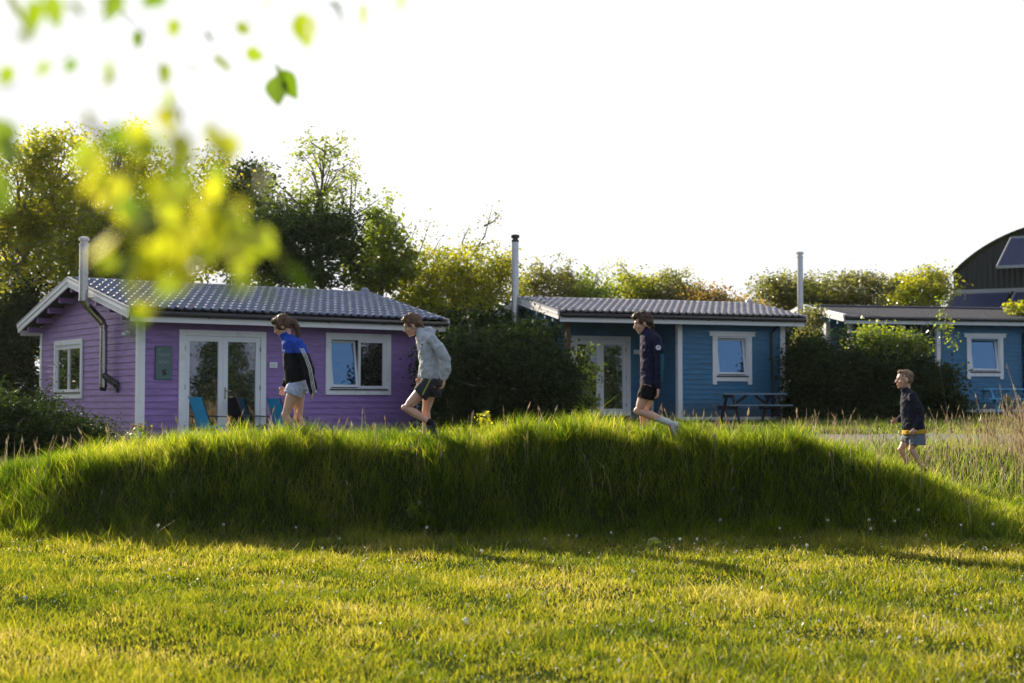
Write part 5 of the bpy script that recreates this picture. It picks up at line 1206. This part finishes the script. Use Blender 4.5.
def foreground():
    base = (-2.3, 2.1, gz1(-2.3, 2.1))
    t = empty('birch_tree', base, label='out of focus overhanging branches with bright yellow green leaves close to the viewer', cat='tree')
    B = Vector(base); m = leafmat('fresh_spring_leaves', [(.10, .14, .012), (.20, .24, .015), (.34, .33, .02)], [(.15, .27, .008), (.38, .48, .012), (.74, .72, .03)], .62, .05)
    acc = dict(V=[], F=[], n=0)
    tube_np(acc, np.array([[0, 0, -.1], [.05, .02, 1.2], [.0, .05, 2.4], [.1, .0, 3.8]]), [.11, .09, .07, .045], 12)
    np_mesh('trunk', np.array(acc['V']), [np.array(acc['F'])], bark, t, smooth=True)
    P = []; Z = []; T = []; acc = dict(V=[], F=[], n=0)
    def twig(pts, r0=.006):
        q = [Vector(p)-B for p in pts]; n = len(q); tube_np(acc, np.array(q), [r0*(1-.7*i/(n-1)) for i in range(n)], 5)
    # main low bough: hangs into the left of the picture about a metre off
    A = B+Vector((.02, .04, 2.0))
    b1 = [A, at(-300, -120, 1.74), at(-60, 40, 1.38), at(70, 130, 1.38), at(170, 160, 1.42), at(245, 235, 1.45)]; twig(b1, .002)
    twig([at(90, 120, 1.67), at(130, 190, 1.59), at(150, 260, 1.57), at(160, 320, 1.52)], .004); twig([at(180, 170, 1.59), at(215, 150, 1.62), at(240, 180, 1.59)], .003)
    twig([at(150, 220, 1.59), at(220, 240, 1.52), at(262, 270, 1.52)], .003); twig([at(-60, 60, 1.81), at(-40, 110, 1.74), at(0, 150, 1.67)], .004)
    lob = [(238, 258, 2), (266, 268, 2), (205, 268, 2), (222, 160, 1), (100, 210, 1), (180, 205, 2), (195, 285, 1), (148, 322, 2), (168, 312, 1), (266, 300, 2), (98, 175, 1), (160, 150, 2), (140, 160, 2), (112, 165, 2), (103, 150, 1), (135, 175, 2), (150, 205, 3), (180, 165, 2), (188, 180, 2), (218, 172, 1), (215, 160, 1), (120, 205, 2), (130, 235, 3), (125, 262, 1), (150, 240, 3),
           (175, 225, 3), (200, 235, 3), (230, 225, 2), (245, 245, 2), (258, 270, 2), (240, 270, 2), (262, 292, 1), (205, 265, 3), (175, 270, 3), (150, 275, 3), (140, 305, 1), (165, 298, 1), (130, 285, 2), (250, 215, 1), (160, 190, 2), (210, 205, 2), (225, 250, 2), (185, 250, 2)]
    for x, y, n in lob:
        for k in range(n+(random.random() < .35)):
            Yd = random.uniform(1.3, 1.75); P.append(at(x+random.gauss(0, 11), y-26+random.gauss(0, 10), Yd)); Z.append(random.uniform(.028, .046)); T.append(min(1, max(0, random.gauss(.56, .34))))
    for x, y in ((5, 118), (-8, 130), (10, 135), (0, 170), (-4, 190), (-2, 175)):
        P.append(at(x, y, 1.7)); Z.append(.055); T.append(.15)
    # upper twigs, a little farther and smaller in the picture
    A2 = B+Vector((.05, .05, 2.9)); 
    twig([A2, at(-200, -160, 3.33), at(-20, -60, 3.19), at(120, 10, 3.19), at(170, 80, 3.19), at(180, 120, 3.19)], .0014)
    twig([at(-20, -60, 3.19), at(200, -30, 3.33), at(330, 5, 3.33), at(400, 8, 3.33)], .0014); twig([at(200, -30, 3.33), at(260, 30, 3.48), at(280, 78, 3.48)], .0014)
    twig([at(120, 10, 3.19), at(60, 60, 3.04), at(10, 90, 3.04), at(-20, 95, 3.04)], .001); twig([at(120, 10, 3.19), at(180, 62, 3.19), at(215, 75, 3.19)], .0014)
    tops = [(50, 2, .034, .3, 1.9), (62, -8, .036, .3, 1.9), (78, 12, .03, .3, 1.9), (40, -12, .034, .2, 1.9), (5, 2, .034, .8, 1.8), (-5, -4, .034, .8, 1.8), (166, 0, .034, .0, 2.2), (140, 40, .022, .1, 2.3), (175, 28, .024, .6, 2.3), (110, 70, .02, .4, 2.2),
            (75, 68, .02, .0, 2.2), (115, 82, .024, .7, 2.2), (163, 72, .026, .5, 2.2), (190, 72, .024, .7, 2.2), (217, 64, .028, .7, 2.2), (235, 35, .022, .6, 2.3), (278, 80, .042, .0, 2.6), (284, 84, .041, .0, 2.6), (275, 86, .041, .05, 2.6), (120, 0, .034, .2, 2.0), (30, 8, .034, .3, 1.8), (90, 55, .022, .4, 2.1), (205, 45, .022, .3, 2.2), (245, 62, .024, .4, 2.2), (330, 12, .03, .4, 2.2), (300, 22, .04, .6, 2.3), (312, 26, .03, .7, 2.3), (365, 14, .026, .8, 2.2),
            (270, 2, .026, .6, 2.2), (50, 72, .02, .4, 2.0), (180, 118, .02, .5, 2.1), (170, 100, .018, .6, 2.1), (20, 40, .022, .5, 1.8), (10, 75, .02, .4, 1.8), (400, 2, .022, .7, 2.1)]
    for x, y, s, tt, Yd in tops: ff = 1.5 if s > .04 else random.uniform(.85, 1.3); P.append(at(x, y-10, Yd*ff)); Z.append(s*1.45*ff); T.append(tt*.6)
    for k in range(70):   # the rest of the crown, above and left of the picture
        q = B+Vector((random.uniform(-.8, 1.2), random.uniform(-.9, .8), random.uniform(2.2, 4.2)))
        if q.z-CAMZ < .32*max(0, q.y) and q.x > -.45*q.y: continue
        P.append(q); Z.append(random.uniform(.035, .055)); T.append(random.random())
    np_mesh('branches', np.array(acc['V']), [np.array(acc['F'])], bark, t, smooth=True)
    leaf_blades([p-B for p in P], Z, 'leaves', m, t, T)
foreground()

# trees standing off to the right of the picture (seen reflected in the glass)
for i, (x, y, h) in enumerate(((16.8, 9, 4.0), (18.2, 11.5, 4.6), (19.6, 13.6, 4.2), (20.8, 15.8, 4.9), (22.4, 18, 4.5), (24.2, 20.4, 5.0), (26.5, 13, 4.6), (28, 9.6, 5.0), (31.5, 12.6, 5.2), (34.5, 9, 5.4), (24.5, 8, 4.6), (40, 13, 6.2), (44, 10, 6.4))):
    z = gz1(x, y); ell = [(x, y, z+h*.25, 1.25, 1.25, h*.22, 60), (x, y, z+h*.55, .85, .85, h*.22, 40), (x, y, z+h*.82, .4, .4, h*.18, 18)]
    tree('conifer_tree', 'dark conifer standing off to the right of the bank', 'tree', (x, y, z), ell, 'dark', .16, .1, 60, 'conifers right of the bank', twigs=False, clump=.4)

for i, (x, y, h) in enumerate(((-22, 40, 3.6), (-24, 41, 4.6), (-26.5, 43.5, 5.0), (-29, 46, 5.2), (-22, 44.5, 4.8), (-32, 45, 5.6), (-17.5, 19, 5.2), (-19, 22.5, 5.8), (-20, 26, 6.2), (-21, 30, 6.0), (-18, 15.5, 5.0))):
    z = gz1(x, y); tree('roadside_bush', 'round green bush standing off to the left of the purple cabin', 'bush', (x, y, z), [(x, y, z+h*.3, 1.9, 1.9, h*.28, 60), (x, y, z+h*.68, 1.4, 1.4, h*.25, 45)], 'dark', .18, .1, 60, 'bushes left of the cabins', twigs=False, clump=.45)

# ------------------------------------------------------------------ light
SUN_EL = math.radians(25); SX, SY = -.612, .791
w = bpy.data.worlds.new('World'); S.world = w; w.use_nodes = True; nt = w.node_tree; nt.nodes.clear()
wo = nt.nodes.new('ShaderNodeOutputWorld'); bg = nt.nodes.new('ShaderNodeBackground'); sk = nt.nodes.new('ShaderNodeTexSky')
sk.sky_type = 'NISHITA'; sk.sun_disc = False; sk.sun_elevation = SUN_EL; sk.sun_rotation = math.atan2(SX, SY)
sk.air_density = 1.0; sk.dust_density = 4.5; sk.ozone_density = 1.5; sk.altitude = 50
bg.inputs[1].default_value = .1
hs = nt.nodes.new('ShaderNodeHueSaturation'); hs.inputs['Saturation'].default_value = .5
mn = nt.nodes.new('ShaderNodeVectorMath'); mn.operation = 'MINIMUM'; mn.inputs[1].default_value = (5.4, 5.4, 5.5)
nt.links.new(sk.outputs[0], hs.inputs['Color']); nt.links.new(hs.outputs[0], mn.inputs[0]); mx = nt.nodes.new('ShaderNodeVectorMath'); mx.operation = 'MAXIMUM'; tcw = nt.nodes.new('ShaderNodeTexCoord'); spw = nt.nodes.new('ShaderNodeSeparateXYZ'); nt.links.new(tcw.outputs['Generated'], spw.inputs[0])
mrw = nt.nodes.new('ShaderNodeMapRange'); mrw.interpolation_type = 'SMOOTHSTEP'; mrw.inputs[1].default_value = -.1; mrw.inputs[2].default_value = .8; nt.links.new(spw.outputs[1], mrw.inputs[0])
# sky floor: hazy white towards the view, set dimmer and bluer behind to cut fill
mixw = mixcol(nt, mrw.outputs[0], (1.9, 2.25, 3.0), (4.9, 4.95, 5.05)); nt.links.new(mixw, mx.inputs[1])
nt.links.new(mn.outputs[0], mx.inputs[0]); nt.links.new(mx.outputs[0], bg.inputs[0]); nt.links.new(bg.outputs[0], wo.inputs[0])
sl = bpy.data.lights.new('sun', 'SUN'); sl.energy = 5; sl.angle = math.radians(.6); sl.color = (1, .86, .66)
so = bpy.data.objects.new('sun', sl); C.objects.link(so)
v = Vector((SX*math.cos(SUN_EL), SY*math.cos(SUN_EL), math.sin(SUN_EL))); so.rotation_euler = v.to_track_quat('Z', 'Y').to_euler(); so.location = v*60

bm = bmesh.new(); box(bm, -130, 130, -60, 110, -1.5, 14)
hz, hnt, hout = nodes('thin_evening_haze'); pv = N(hnt, 'ShaderNodeVolumePrincipled'); pv.inputs['Color'].default_value = (.97, .98, 1, 1); pv.inputs['Density'].default_value = .0001; pv.inputs['Anisotropy'].default_value = .45
hnt.links.new(pv.outputs[0], hout.inputs['Volume']); tag(obj('haze', bm, hz), kind='stuff')

cam = bpy.data.cameras.new('camera'); co = bpy.data.objects.new('camera', cam); C.objects.link(co); S.camera = co
co.location = (0, 0, CAMZ); co.rotation_euler = (PI/2+PITCH, 0, 0); cam.lens = 50; cam.sensor_width = 36; cam.clip_end = 2000
cam.dof.use_dof = True; cam.dof.focus_distance = 17.2; cam.dof.aperture_fstop = 2.0; cam.dof.aperture_blades = 9
S.view_settings.view_transform = 'Standard'; S.view_settings.look = 'None'; S.view_settings.exposure = 1.1; S.view_settings.gamma = 1
S.cycles.max_bounces = 8; S.cycles.transparent_max_bounces = 8; S.cycles.use_denoising = True
